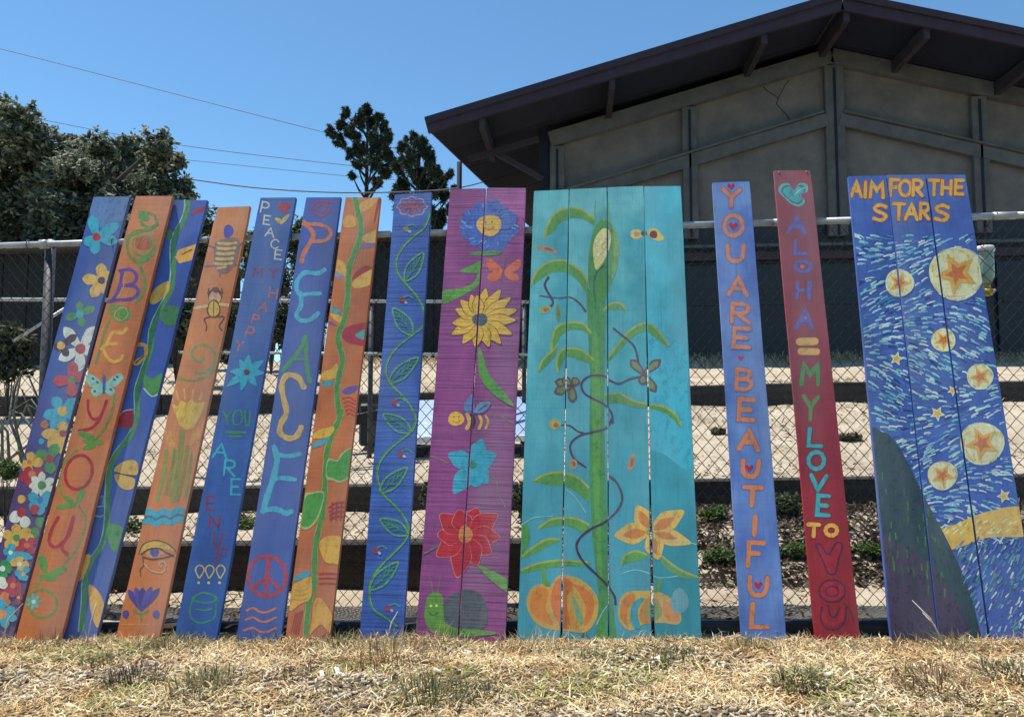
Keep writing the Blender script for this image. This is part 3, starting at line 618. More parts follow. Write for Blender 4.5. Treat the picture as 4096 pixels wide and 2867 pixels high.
def tuft(sx, sy, n, h, ca, cb, label, stalks=0):
    d = ray(sx * S, sy * S); t = 2.0
    for _ in range(40):
        p = C0 + d * t; t += (p.z - gz(p.x, p.y)) * .6
    p = C0 + d * t; root = empty('grass_tuft', (p.x, p.y, gz(p.x, p.y)))
    V, F, C = [], [], []
    for i in range(int(n * 2.1)):
        a = random.uniform(0, 6.283); r0 = random.random() ** .7 * h * 1.25; L_ = 1; b0 = Vector((r0 * math.cos(a), r0 * math.sin(a), -.01)); L = h * random.uniform(.35, 1.0) * (1.1 - .5 * r0 / (h * 1.25)); a += random.uniform(-1.2, 1.2); out = random.uniform(.1, 1.3)
        w_ = random.uniform(.0012, .0028); sd = Vector((-math.sin(a), math.cos(a), 0)) * w_; dr = Vector((math.cos(a) * out, math.sin(a) * out, 1)).normalized()
        m_ = b0 + dr * L * .55; tp = b0 + dr * L + Vector((math.cos(a), math.sin(a), -.8)) * L * .25 * out; k = len(V)
        V += [b0 - sd, b0 + sd, m_ + sd * .8, m_ - sd * .8, tp]; F += [(k, k + 1, k + 2), (k, k + 2, k + 3), (k + 3, k + 2, k + 4)]
        q = random.random(); cc = [(ca[j] * (1 - q) + cb[j] * q) * random.uniform(.7, 1.25) for j in range(3)]; C += [cc] * 3
    arrays('blades', np.array([tuple(v) for v in V]), np.array(F), np.array(C), m_weed, root)
    tag(root, label, 'grass tuft'); return root
GA, GB = (.10, .12, .04), (.34, .29, .14)
for sx, sy, n, h, ca, cb, lab in (
        (395, 1450, 130, .09, GA, GB, 'olive grass tuft below the blue vine board and the scarab board'), (120, 1440, 110, .08, GA, GB, 'olive grass tuft at the foot of the orange BE YOU board'), (230, 1490, 90, .07, GA, GB, 'green tinged tuft in the straw in front of the blue vine board'),
        (300, 1525, 130, .075, (.045, .045, .035), (.14, .12, .08), 'dark brown tuft in the straw below the scarab board'), (470, 1540, 170, .09, GA, GB, 'wide olive tuft in the straw in front of the heart board'),
        (610, 1425, 90, .10, (.16, .12, .10), (.34, .25, .18), 'purplish dry weed at the foot of the blue board with the green jar'), (760, 1440, 120, .08, GA, GB, 'olive tuft at the foot of the orange board with the green vine'), (880, 1470, 80, .12, (.22, .16, .08), (.46, .36, .2), 'tall sparse straw tuft below the blue leaf vine board'),
        (985, 1432, 90, .10, (.36, .29, .16), (.6, .5, .32), 'pale straw tuft at the foot of the purple panel'), (960, 1565, 120, .10, (.08, .09, .04), (.30, .24, .12), 'mixed green and brown tuft in the straw below the purple panel'), (650, 1520, 70, .06, (.06, .06, .035), (.2, .17, .09), 'small dark tuft between the straw below the big PEACE board'),
        (1330, 1478, 70, .055, GA, GB, 'small green tuft in front of the teal panel'), (1540, 1475, 90, .06, (.06, .075, .045), (.2, .19, .1), 'grey green tuft in the straw below the teal panel corner'), (1690, 1455, 80, .065, GA, GB, 'small olive tuft at the foot of the YOU ARE BEAUTIFUL board'),
        (1490, 1500, 80, .06, (.05, .07, .04), (.2, .2, .1), 'dark green tuft near the wood chips below the teal panel'), (1810, 1530, 100, .065, (.05, .08, .035), (.2, .2, .1), 'dark green tuft in the straw in front of the red board'), (2130, 1450, 100, .09, (.22, .18, .09), (.46, .38, .22), 'straw coloured tuft at the foot of the starry panel'),
        (2110, 1540, 140, .10, (.16, .10, .05), (.42, .31, .16), 'brown dry tuft in front of the starry panel'), (2270, 1510, 90, .07, (.05, .07, .035), (.24, .22, .11), 'dark green tuft beyond the starry panel corner'), (1085, 1560, 80, .06, (.06, .08, .04), (.22, .2, .1), 'low green tuft among the chips in front of the teal panel')):
    tuft(sx, sy, int(n * 1.3), h * 1.15, tuple(q * .8 for q in ca), tuple(q * .85 for q in cb), lab)
m_stalk = noisy('dry_stalk', (.45, .40, .32), (.62, .56, .46), 10, .8)
for P, lab in (([(2132, 1425), (2085, 1385), (2045, 1345)], 'long bent dry stalk in front of the dark hill on the starry panel'), ([(2128, 1432), (2095, 1400), (2068, 1372)], 'shorter dry stalk beside the long bent one at the starry panel'), ([(0, 1412), (20, 1385), (52, 1352)], 'pale dry stalk leaning over the foot of the flower covered board'), ([(862, 1422), (878, 1395), (892, 1370)], 'thin pale stalk at the foot of the blue leaf vine board'), ([(192, 1425), (205, 1390), (216, 1350)], 'thin pale stalk at the foot of the blue vine board with tulips')):
    Q = [at(x_, y_, 2.86 + .02 * i) for i, (x_, y_) in enumerate(P)]; Q[0].z = gz(Q[0].x, Q[0].y) - .02; c = Q[0].copy()
    o = tube('dry_stalk', [q - c for q in Q], [.0035, .003, .0012], m_stalk, None, 5); o.location = c; tag(o, lab, 'stalk')
# ------------------------------------------------------------------ painted boards
CROP = {'C1': (0, 760, 760 / 1650), 'C2': (0, 1450, 760 / 1062), 'C3': (600, 760, .56), 'C4': (400, 1600, .6224), 'C5': (900, 760, .5603), 'C6': (900, 1600, .6224), 'C7': (1400, 740, .5975), 'C8': (1400, 1600, .6224),
        'D1': (2050, 720, .6098), 'D2': (2050, 1600, .6221), 'D3': (2700, 640, .6221), 'D4': (2700, 1600, .6221), 'D5': (3296, 640, .6221), 'D6': (3296, 1600, .6221), 'S': (0, 0, S)}
K_ALB = 1.16
def paintc(h):
    c = hexc(h, K_ALB); g = .3 * c[0] + .55 * c[1] + .15 * c[2]; c = [x + (g - x) * .06 + .002 for x in c]; return (c[0] * 1.06, c[1] * 1.02, c[2] * .82)

WHITE, CYAN, YEL, GREEN, RED, ORANGE, BLUE = '#DCDAD4', '#27A2C4', '#E6A93A', '#4A8E3E', '#B3182C', '#D2703A', '#2F50A4'
nB = Vector((0, math.cos(LEAN), -math.sin(LEAN)))
class Plank:
    def __init__(s, parent, name, quad, mat_, off, saw, seed, root_loc=None, top=True, foot=.05):
        """quad: TL TR BR BL as photo points; they fix the plank on the leaning plane"""
        s.p0 = Vector((0, YB, 0)) + nB * off; s.n = nB
        tl, tr, br, bl = [hit(x * S, y * S, s.p0, nB) for x, y in quad]
        mid_b, mid_t = (bl + br) / 2, (tl + tr) / 2; z = (mid_t - mid_b).normalized(); x_ = nB.cross(z)
        s.M = Matrix.Translation(mid_b) @ Matrix((x_, nB, z)).transposed().to_4x4(); s.Mi = s.M.inverted()
        loc = [s.Mi @ q for q in (tl, tr, br, bl)]; s.quad = [(q.x, q.z) for q in loc]
        e = s.quad; dl = (e[3][0] - e[0][0]) / (e[3][1] - e[0][1]); dr = (e[2][0] - e[1][0]) / (e[2][1] - e[1][1])
        zb = -foot; s.quad[3] = (e[3][0] + dl * (zb - e[3][1]), zb); s.quad[2] = (e[2][0] + dr * (zb - e[2][1]), zb)
        T = .019; q = s.quad; rows = []; nr = 22; sd = random.random() * 50
        for k in range(nr + 1):
            f = k / nr; lu, lv = q[0][0] + (q[3][0] - q[0][0]) * f, q[0][1] + (q[3][1] - q[0][1]) * f; ru, rv = q[1][0] + (q[2][0] - q[1][0]) * f, q[1][1] + (q[2][1] - q[1][1]) * f
            wl, wr = [.0011 * noise.noise((f * 14, sd + e, 0)) + .0014 * noise.noise((f * 3, sd + e, 5)) for e in (0, 9)]
            if k in (0, nr): wl += random.uniform(0, .003); wr -= random.uniform(0, .003)
            rows.append(((lu + wl, lv + (random.uniform(-.002, .001) if k == 0 else 0)), (ru + wr, rv + (random.uniform(-.002, .001) if k == 0 else 0))))
        bm = bmesh.new(); vf = [[bm.verts.new((u, 0, v)) for u, v in rw] for rw in rows]; vb = [[bm.verts.new((u, T, v)) for u, v in rw] for rw in rows]
        for k in range(nr):
            bm.faces.new([vf[k][0], vf[k + 1][0], vf[k + 1][1], vf[k][1]]); bm.faces.new([vb[k][0], vb[k][1], vb[k + 1][1], vb[k + 1][0]])
            bm.faces.new([vf[k][0], vb[k][0], vb[k + 1][0], vf[k + 1][0]]); bm.faces.new([vf[k][1], vf[k + 1][1], vb[k + 1][1], vb[k][1]])
        bm.faces.new([vf[0][0], vf[0][1], vb[0][1], vb[0][0]]); bm.faces.new([vf[nr][0], vb[nr][0], vb[nr][1], vf[nr][1]])
        bmesh.ops.recalc_face_normals(bm, faces=bm.faces[:]); sharp = [e for e in bm.edges if len(e.link_faces) == 2 and e.calc_face_angle() > .8]
        bmesh.ops.bevel(bm, geom=sharp, offset=.0018, segments=2, affect='EDGES')
        me = bpy.data.meshes.new(name); bm.to_mesh(me); bm.free()
        s.o = link(name, me, mat_, parent)
        if parent: s.o.matrix_basis = parent.matrix_basis.inverted() @ s.M
        else: s.o.matrix_world = s.M
        s.layers = []; s.saw, s.seed = saw, seed
        k = s.quad; cx_ = sum(q[0] for q in k) / 4; cz_ = sum(q[1] for q in k) / 4
        s.clip = [(cx_ + (q[0] - cx_) * (1 - .0025 / max(.02, abs(q[0] - cx_))), cz_ + (q[1] - cz_) * .9985) for q in k]
    def uv(s, p):
        q = s.Mi @ hit(p[0], p[1], s.p0, s.n); return (q.x, q.z)
def clip_poly(P, Q):
    """convex polygon P against convex polygon Q (clockwise TL TR BR BL in u,z)"""
    out = P
    for i in range(len(Q)):
        a, b_ = Q[i], Q[(i + 1) % len(Q)]; inp, out = out, []
        if not inp: return []
        side = lambda p: (b_[0] - a[0]) * (p[1] - a[1]) - (b_[1] - a[1]) * (p[0] - a[0])
        for j in range(len(inp)):
            p, q = inp[j], inp[(j + 1) % len(inp)]; sp, sq = side(p), side(q)
            if sp <= 0: out.append(p)
            if (sp < 0 < sq) or (sq < 0 < sp):
                t = sp / (sp - sq); out.append(tuple(p[k] + (q[k] - p[k]) * t for k in range(len(p))))
    return out
def crom(P, n=6, closed=False):
    P = [Vector(p) for p in P]; out = []; m = len(P)
    for i in range(m if closed else m - 1):
        g = (lambda k: P[k % m]) if closed else (lambda k: P[max(0, min(m - 1, k))])
        p0, p1, p2, p3 = g(i - 1), g(i), g(i + 1), g(i + 2)
        for j in range(n):
            t = j / n; out.append(.5 * (2 * p1 + (p2 - p0) * t + (2 * p0 - 5 * p1 + 4 * p2 - p3) * t * t + (3 * p1 - p0 - 3 * p2 + p3) * t ** 3))
    if not closed: out.append(P[-1])
    return out
class Motif:
    """one painted motif; shapes are given in photo coordinates of the named crop and laid on the planks' own faces"""
    def __init__(s, planks, name, crop, label=None):
        s.pl, s.name, s.c, s.label = planks, name, CROP[crop], label; s.acc = {id(p): ([], [], []) for p in planks}
    def P(s, p): return Vector((s.c[0] + p[0] * s.c[2], s.c[1] + p[1] * s.c[2]))
    def tris(s, T, colour, rise=0.):
        T = [t for t in T]; c = paintc(colour) if isinstance(colour, str) else colour
        for p in s.pl:
            polys = []
            for i, t in enumerate(T):
                h = rise * i / max(1, len(T)); q = clip_poly([(*p.uv(v), h) for v in t], p.clip)
                if len(q) >= 3: polys.append(q)
            if not polys: continue
            us = [v[0] for q in polys for v in q]; zs = [v[1] for q in polys for v in q]; bb = (min(us), max(us), min(zs), max(zs))
            lay = 1 + max([l for b_, l in p.layers if b_[0] < bb[1] and b_[1] > bb[0] and b_[2] < bb[3] and b_[3] > bb[2]], default=0); p.layers.append((bb, lay))
            V, F, C = s.acc[id(p)]
            for q in polys:
                k = len(V); V += [(u, -(.00010 + .00007 * lay + h), z) for u, z, h in q]; F.append(list(range(k, k + len(q)))); C.append(c)
    def poly(s, colour, pts, smooth=True, n=5):
        pts = [s.P(p) for p in pts]; pts = crom(pts, n, True) if smooth else pts
        tr = tessellate_polygon([[Vector((p[0], p[1], 0)) for p in pts]]); s.tris([[pts[i] for i in t] for t in tr], colour)
    def ell(s, colour, c, rx, ry, rot=0, n=16, wob=.05):
        ca, sa = math.cos(R(rot)), math.sin(R(rot)); ph = random.random() * 6
        pts = []
        for k in range(n):
            a = 2 * math.pi * k / n; q = 1 + wob * math.sin(3 * a + ph); x, y = rx * q * math.cos(a), ry * q * math.sin(a); pts.append((c[0] + x * ca - y * sa, c[1] + x * sa + y * ca))
        s.poly(colour, pts, False)
    def petal(s, colour, c, tip, wd, r0=0., pointed=.35):
        c, tip = Vector(c), Vector(tip); d = tip - c; L = d.length; d.normalize(); n = Vector((-d.y, d.x)); a = c + d * r0
        if pointed > .5: s.poly(colour, [a, a.lerp(tip, .45) + n * wd * .5, a.lerp(tip, .8) + n * wd * .28, tip, a.lerp(tip, .8) - n * wd * .28, a.lerp(tip, .45) - n * wd * .5], True, 3)
        else: s.poly(colour, [a - n * wd * .14, a.lerp(tip, .35) - n * wd * .4, a.lerp(tip, .75) - n * wd * .5, tip - n * wd * .12, tip + n * wd * .12, a.lerp(tip, .75) + n * wd * .5, a.lerp(tip, .35) + n * wd * .4, a + n * wd * .14], True, 3)
    def flower(s, colour, cc, c, r, n, wd, rc, ph=0, r0=0, pointed=.35, sq=1.0, jit=.1):
        for k in range(n):
            a = R(ph) + 2 * math.pi * k / n + random.uniform(-jit, jit); rr = r * random.uniform(.9, 1.1); s.petal(colour, c, (c[0] + rr * math.cos(a), c[1] + rr * sq * math.sin(a)), wd, r0, pointed)
        if rc: s.ell(cc, c, rc, rc * sq)
    def stroke(s, colour, wd, pts, smooth=True, closed=False, taper=0., n=6):
        pts = [s.P(p) for p in pts]; wd = wd * s.c[2]
        if smooth: pts = crom(pts, n, closed)
        elif len(pts) > 1:
            q = []
            for a, b_ in zip(pts[:-1], pts[1:]):
                m = max(1, int((b_ - a).length / (wd * 1.5))); q += [a.lerp(b_, i / m) for i in range(m)]
            pts = q + [pts[-1]]
        if closed: pts = pts + [pts[0].copy(), pts[1].copy()] if smooth else pts
        m = len(pts); L, Rr = [], []; ph = random.random() * 9
        for i, p in enumerate(pts):
            d0 = (p - pts[i - 1]) if i else (pts[1] - p); d1 = (pts[i + 1] - p) if i < m - 1 else d0
            if d0.length < 1e-6: d0 = d1
            if d1.length < 1e-6: d1 = d0
            d0, d1 = d0.normalized(), d1.normalized(); t = d0 + d1; t = t.normalized() if t.length > .2 else d1; nn = Vector((-t.y, t.x)); k = 1 / max(.55, nn.dot(Vector((-d1.y, d1.x))))
            w_ = wd / 2 * (1 + .10 * math.sin(i * .9 + ph) + .06 * math.sin(i * 2.3 + ph)) * (1 - taper * i / max(1, m - 1)) * k; L.append(p + nn * w_); Rr.append(p - nn * w_)
        T = []
        def cap(p, a, b_, d):
            r = (a - b_).length / 2; q = [a] + [p + (a - p) * math.cos(an) + d * r * math.sin(an) for an in (.6, 1.2, 1.9, 2.5)] + [b_]; return q
        if not closed: T.append(cap(pts[0], L[0], Rr[0], (pts[0] - pts[1]).normalized()))
        for i in range(m - 1): T.append([L[i], L[i + 1], Rr[i + 1], Rr[i]])
        if not closed: T.append(cap(pts[-1], L[-1], Rr[-1], (pts[-1] - pts[-2]).normalized()))
        T2 = []
        for q in T:                                           # make every piece convex triangles
            for i in range(1, len(q) - 1): T2.append([q[0], q[i], q[i + 1]])
        s.tris(T2, colour, .00005)
    def glyph(s, ch, colour, wd, c, w_, h, rot=0, under=None, uw=0):
        ca, sa = math.cos(R(rot)), math.sin(R(rot))
        def T(p):
            x, y = (p[0] - .5) * w_, (p[1] - .5) * h; return (c[0] + x * ca - y * sa, c[1] + x * sa + y * ca)
        for cl in ([(under, wd + uw)] if under else []) + [(colour, wd)]:
            for kind, pts in FONT[ch]: s.stroke(cl[0], cl[1], [T(p) for p in pts], kind != 'l', kind == 'o')
    def done(s):
        for i, p in enumerate(s.pl):
            V, F, C = s.acc[id(p)]
            if not F: continue
            me = bpy.data.meshes.new(s.name); me.from_pydata(V, [], F); ca = me.color_attributes.new('Col', 'FLOAT_COLOR', 'CORNER')
            cc = []
            for f, c in zip(F, C): cc += [*c, 1] * len(f)
            ca.data.foreach_set('color', cc); me.update()
            bm = bmesh.new(); bm.from_mesh(me)
            for f in bm.faces:
                if f.normal.y > 0: f.normal_flip()
            bm.to_mesh(me); bm.free()
            o = link(s.name, me, paint_mat(p.saw, p.seed), p.o)
            if s.label: o['label'] = s.label
            if 'dashes' in s.name or 'scribble' in s.name or 'highlight' in s.name: o['kind'] = 'stuff'
l_, c_, o_ = 'l', 'c', 'o'
OV = [(.5 + .5 * math.cos(a), .5 + .5 * math.sin(a)) for a in np.linspace(-1.57, 4.71, 13)[:-1]]
FONT = {'A': [(l_, [(0, 1), (.5, 0), (1, 1)]), (l_, [(.2, .62), (.8, .62)])], 'B': [(l_, [(.1, 0), (.1, 1)]), (c_, [(.1, .02), (.7, .06), (.85, .25), (.6, .45), (.15, .5)]), (c_, [(.15, .5), (.8, .55), (.95, .76), (.7, .97), (.1, .99)])],
        'C': [(c_, [(.95, .2), (.6, .0), (.15, .2), (.02, .55), (.2, .9), (.6, 1.), (.95, .82)])], 'E': [(l_, [(.95, 0), (.08, 0), (.08, 1), (1, 1)]), (l_, [(.1, .5), (.8, .5)])], 'F': [(l_, [(1, 0), (.08, 0), (.08, 1)]), (l_, [(.1, .46), (.75, .46)])],
        'H': [(l_, [(.05, 0), (.05, 1)]), (l_, [(.95, 0), (.95, 1)]), (l_, [(.05, .52), (.95, .52)])], 'I': [(l_, [(.5, 0), (.5, 1)])], 'L': [(l_, [(.1, 0), (.1, 1), (.95, .96)])], 'M': [(l_, [(.05, 1), (.12, 0), (.5, .55), (.88, 0), (.95, 1)])],
        'N': [(l_, [(.08, 1), (.08, 0), (.92, 1), (.92, 0)])], 'O': [(o_, OV)], 'P': [(l_, [(.1, 0), (.1, 1)]), (c_, [(.1, .03), (.7, .03), (.95, .27), (.7, .52), (.12, .55)])], 'R': [(l_, [(.1, 0), (.1, 1)]), (c_, [(.1, .03), (.7, .03), (.92, .25), (.7, .48), (.12, .52)]), (l_, [(.35, .53), (.98, 1)])],
        'S': [(c_, [(.92, .12), (.5, .0), (.12, .16), (.2, .38), (.7, .55), (.95, .76), (.6, 1.), (.05, .9)])], 'T': [(l_, [(0, .02), (1, .02)]), (l_, [(.5, .04), (.5, 1)])], 'U': [(c_, [(.05, 0), (.07, .6), (.25, .95), (.5, 1), (.75, .95), (.93, .6), (.95, 0)])],
        'V': [(l_, [(0, 0), (.5, 1), (1, 0)])], 'Y': [(l_, [(0, 0), (.5, .45), (1, 0)]), (l_, [(.5, .47), (.5, 1)])], '=': [(l_, [(0, .1), (1, .1)]), (l_, [(0, .9), (1, .9)])]}
def heart(M, colour, c, r):
    x, y = c; M.poly(colour, [(x, y - r * .35), (x + r * .5, y - r * .8), (x + r, y - r * .3), (x + r * .55, y + r * .4), (x, y + r), (x - r * .55, y + r * .4), (x - r, y - r * .3), (x - r * .5, y - r * .8)], True, 3)
def quadgrid(tops, bots): return [[tops[i], tops[i + 1], bots[i + 1], bots[i]] for i in range(len(tops) - 1)]
H = lambda h: paintc(h)
def single(quad, m, off, saw, seed, label):
    p = Plank(None, 'painted_board', quad, m, off, saw, seed); tag(p.o, label, 'painted board', 'painted boards leaning on the fence'); return [p]
def panel(quads, mats, offs, saw, seed, label):
    q0, q1 = quads[0], quads[-1]; base = (hit(q0[3][0] * S, q0[3][1] * S, Vector((0, YB, 0)), nB) + hit(q1[2][0] * S, q1[2][1] * S, Vector((0, YB, 0)), nB)) / 2
    root = empty('plank_mural', M=Matrix.Translation(base)); tag(root, label, 'painted panel', 'painted boards leaning on the fence')
    return [Plank(root, 'plank', q, m, o, saw, seed + i * .37) for i, (q, m, o) in enumerate(zip(quads, mats, offs))]

# ---- 1 board crowded with flowers
m = board_mat('blue_to_plum_paint', H('#27459A'), H('#3556A8'), H('#57366F'), .3, 1, (.55, 1.15))
b = single([(209, 441), (292, 440), (32, 1418), (-53, 1418)], m, .030, .3, 1, 'blue and plum board crowded with small painted flowers')
M_ = Motif(b, 'painted_patch', 'C1'); M_.poly('#5A7AB8', [(815, 55), (1135, 55), (1110, 180), (1070, 262), (960, 280), (880, 330), (790, 230)], True); M_.done()
def fl(crop, c, tips, col, wd, cc, rc, r0=0): 
    M_ = Motif(b, 'painted_flower', crop)
    for t in tips: M_.petal(col, c, t, wd, r0)
    if rc: M_.ell(cc, c, rc, rc)
    M_.done()
fl('C1', (838, 408), [(795, 225), (1030, 295), (1015, 450), (820, 555), (735, 470)], CYAN, 92, RED, 36)
fl('C1', (882, 785), [(880, 640), (720, 770), (800, 925), (940, 900), (965, 720)], YEL, 95, '#3A1530', 32)
fl('C1', (692, 1078), [(690, 970), (820, 1020), (720, 1185), (575, 1115)], GREEN, 66, CYAN, 34)
fl('C1', (700, 1378), [(820, 1190), (560, 1195), (515, 1470), (805, 1400), (690, 1570)], WHITE, 95, RED, 46)
fl('C1', (530, 1350), [(665, 1260), (590, 1440), (470, 1370)], '#4A1530', 66, YEL, 36)
fl('C2', (405, 97), [(408, -5), (300, 105), (400, 190), (470, 70)], '#C22A30', 62, GREEN, 20)
fl('C2', (350, 270), [(300, 195), (425, 205), (245, 300), (428, 300), (290, 370), (345, 380)], CYAN, 62, YEL, 28)
fl('C2', (352, 395), [(235, 400), (270, 470), (345, 510), (350, 330), (380, 440)], YEL, 60, '#9A3420', 20)
fl('C2', (277, 537), [(205, 500), (320, 455), (285, 620)], GREEN, 60, RED, 24)
fl('C2', (165, 555), [(115, 580), (180, 500), (240, 560), (150, 620)], YEL, 56, '#C87A20', 14)
fl('C2', (180, 625), [(110, 650), (240, 600), (170, 700), (215, 660), (140, 590)], RED, 54, ORANGE, 22)
fl('C2', (235, 685), [(235, 610), (300, 650), (300, 710), (245, 755), (180, 740), (165, 690), (180, 640)], WHITE, 40, GREEN, 24)
fl('C2', (225, 768), [(160, 740), (290, 730), (170, 820), (275, 790), (225, 850)], CYAN, 55, '#1D6FC0', 18)
for c, r, col in (((120, 762), 22, YEL), ((232, 440), 16, CYAN), ((195, 820), 26, RED), ((85, 862), 32, WHITE), ((140, 890), 30, WHITE), ((120, 835), 26, RED), ((225, 890), 26, GREEN), ((190, 950), 28, GREEN), ((250, 345), 22, '#C06A40')):
    M_ = Motif(b, 'painted_dot', 'C2'); M_.ell(col, c, r, r * 1.1, 20); M_.done()
fl('C2', (92, 978), [(90, 900), (170, 930), (190, 975), (120, 1050), (30, 1030), (15, 950)], YEL, 52, GREEN, 20)
fl('C2', (150, 1020), [(110, 990), (195, 985), (85, 1060), (195, 1060)], RED, 48, '#E06020', 16)
fl('C2', (60, 1060), [(20, 1050), (70, 1010), (60, 1120), (110, 1095), (180, 1090)], CYAN, 44, '#E6D9B0', 12)
fl('C2', (110, 1125), [(60, 1110), (110, 1080), (165, 1130), (120, 1180)], YEL, 44, WHITE, 13)
fl('C2', (130, 1180), [(160, 1140), (85, 1170), (150, 1215), (110, 1210)], CYAN, 38, YEL, 12)
fl('C2', (15, 1150), [(-40, 1120), (40, 1105), (70, 1150), (20, 1210)], '#2E8C50', 52, WHITE, 16)
fl('C2', (75, 1245), [(65, 1200), (120, 1250), (70, 1310), (10, 1280), (25, 1220)], RED, 50, ORANGE, 16)
fl('C2', (-20, 1240), [(30, 1205), (45, 1240), (-20, 1300), (-60, 1230)], WHITE, 46, YEL, 15)
fl('C2', (-10, 1330), [(50, 1290), (60, 1340), (0, 1380), (-60, 1340)], ORANGE, 50, YEL, 15)
fl('C2', (14, 1405), [(10, 1320), (85, 1370), (95, 1430), (40, 1480), (-40, 1470), (-60, 1400), (-40, 1340)], CYAN, 50, '#E08A30', 26)
fl('C2', (105, 1310), [(120, 1260), (140, 1310), (100, 1350)], '#9A2030', 34, YEL, 10)

# ---- 2 orange BE YOU
m = board_mat('burnt_orange_paint', H('#BE6634'), H('#D27C4C'), H('#C56A28'), .55, 2)
b = single([(304, 439), (388, 439), (140, 1418), (37, 1418)], m, .0, .55, 2, 'orange board lettered BE YOU among green leaves')
OL = '#7C7A34'
M_ = Motif(b, 'painted_leaf_scroll', 'C1')
for pts in ([(1210, 190), (1330, 215), (1360, 300), (1290, 350), (1180, 360), (1110, 430), (1120, 560), (1200, 620), (1300, 590), (1340, 500), (1290, 420)], [(1240, 200), (1230, 290), (1300, 330)], [(1110, 400), (1250, 350), (1370, 300)], [(1160, 600), (1230, 690), (1260, 800), (1240, 900), (1180, 980)]): M_.stroke('#6F8A3A', 26, pts)
for c, rx, ry, rt in (((1250, 235), 52, 34, 20), ((1255, 590), 48, 34, -30), ((1240, 460), 70, 60, 0)): M_.ell('#5E8F3C' if rx < 60 else '#B85A3A', c, rx, ry, rt)
M_.stroke('#6F9A40', 14, [(1170, 420), (1290, 400), (1330, 480), (1270, 560), (1170, 540), (1150, 460)], True, True); M_.done()
M_ = Motif(b, 'painted_letter', 'C1'); M_.stroke('#6A45A0', 30, [(1060, 720), (1035, 850), (985, 950)]); M_.stroke('#6A45A0', 28, [(1040, 700), (1130, 690), (1185, 740), (1160, 810), (1070, 830)]); M_.stroke('#6A45A0', 28, [(1070, 830), (1170, 835), (1200, 890), (1140, 945), (1020, 955), (930, 970)]); M_.stroke('#D9935A', 10, [(1085, 740), (1070, 850), (1030, 930)]); M_.done()
M_ = Motif(b, 'painted_leaf', 'C1'); M_.ell('#7E8C44', (1040, 1070), 105, 75, 25); M_.ell('#5A9440', (1085, 1080), 48, 58, 20); M_.stroke('#7C8A3C', 22, [(950, 1130), (900, 1250), (870, 1380), (830, 1500)]); M_.stroke('#C9A070', 8, [(1010, 1050), (1080, 1020), (1110, 1080), (1060, 1130), (1000, 1110)], True, True); M_.done()
M_ = Motif(b, 'painted_letter', 'C1'); M_.stroke('#E8A23C', 30, [(1100, 1205), (1060, 1240), (985, 1235), (950, 1280), (930, 1340)]); M_.stroke('#E8A23C', 28, [(1010, 1335), (930, 1340), (880, 1380)]); M_.stroke('#E8A23C', 28, [(900, 1385), (930, 1450), (980, 1490), (1040, 1475), (1065, 1440)]); M_.done()
M_ = Motif(b, 'painted_butterfly', 'C2')
for pts in ([(575, 120), (500, 60), (470, 90), (520, 140)], [(575, 125), (510, 150), (530, 190), (575, 165)], [(590, 120), (660, 60), (690, 85), (640, 135)], [(590, 125), (640, 150), (625, 185), (590, 165)]): M_.poly('#8FC0B8', pts)
for c in ((520, 90), (545, 110), (640, 95), (655, 80), (620, 150), (530, 160)): M_.ell('#2E5C74', c, 9, 6, 30)
M_.stroke('#2F62B0', 16, [(583, 75), (580, 165)]); M_.done()
M_ = Motif(b, 'painted_letter', 'C2'); M_.stroke(RED, 16, [(492, 212), (495, 270), (520, 315), (560, 300), (595, 220)]); M_.stroke(RED, 17, [(595, 215), (560, 310), (510, 365), (440, 380)]); M_.done()
M_ = Motif(b, 'painted_vine', 'C2')
M_.stroke('#7E8A36', 13, [(640, 180), (625, 280), (580, 370), (540, 420)]); M_.stroke('#7E8A36', 13, [(430, 490), (360, 560), (330, 660), (350, 740), (420, 790)]); M_.stroke('#7E8A36', 13, [(440, 800), (480, 880), (450, 1000), (380, 1100), (330, 1170)]); M_.stroke('#6F9038', 13, [(260, 1170), (200, 1250)])
for c, rx, ry, rt in (((480, 405), 50, 16, 20), ((520, 440), 60, 18, 5), ((500, 470), 40, 14, -15), ((450, 745), 46, 18, -60), ((370, 800), 60, 16, -10), ((390, 770), 40, 14, 40), ((240, 1120), 26, 50, -15), ((320, 1170), 60, 20, -20), ((270, 1200), 52, 18, 10)): M_.ell('#5F9234', c, rx, ry, rt)
M_.done()
M_ = Motif(b, 'painted_letter', 'C2'); M_.stroke(RED, 17, [(440 + 75 * math.cos(a) + 12 * math.sin(a), 620 - 95 * math.sin(a) - 8) for a in np.linspace(0, 6.283, 13)[:-1]], True, True); M_.done()
M_ = Motif(b, 'painted_letter', 'C2'); M_.stroke(RED, 19, [(325, 865), (290, 930), (275, 1000), (310, 1030), (365, 990), (395, 930), (410, 865)]); M_.stroke(RED, 19, [(410, 865), (380, 960), (345, 1030), (375, 1068)]); M_.done()
M_ = Motif(b, 'painted_ring', 'C2'); M_.stroke('#6E8E34', 14, [(235 + 82 * math.cos(a), 1345 + 78 * math.sin(a)) for a in np.linspace(0, 6.283, 13)[:-1]], True, True); M_.done()
M_ = Motif(b, 'painted_flower', 'C2'); M_.flower('#6AA6A0', '#B8D0C4', (190, 1335), 45, 7, 20, 12); M_.done()

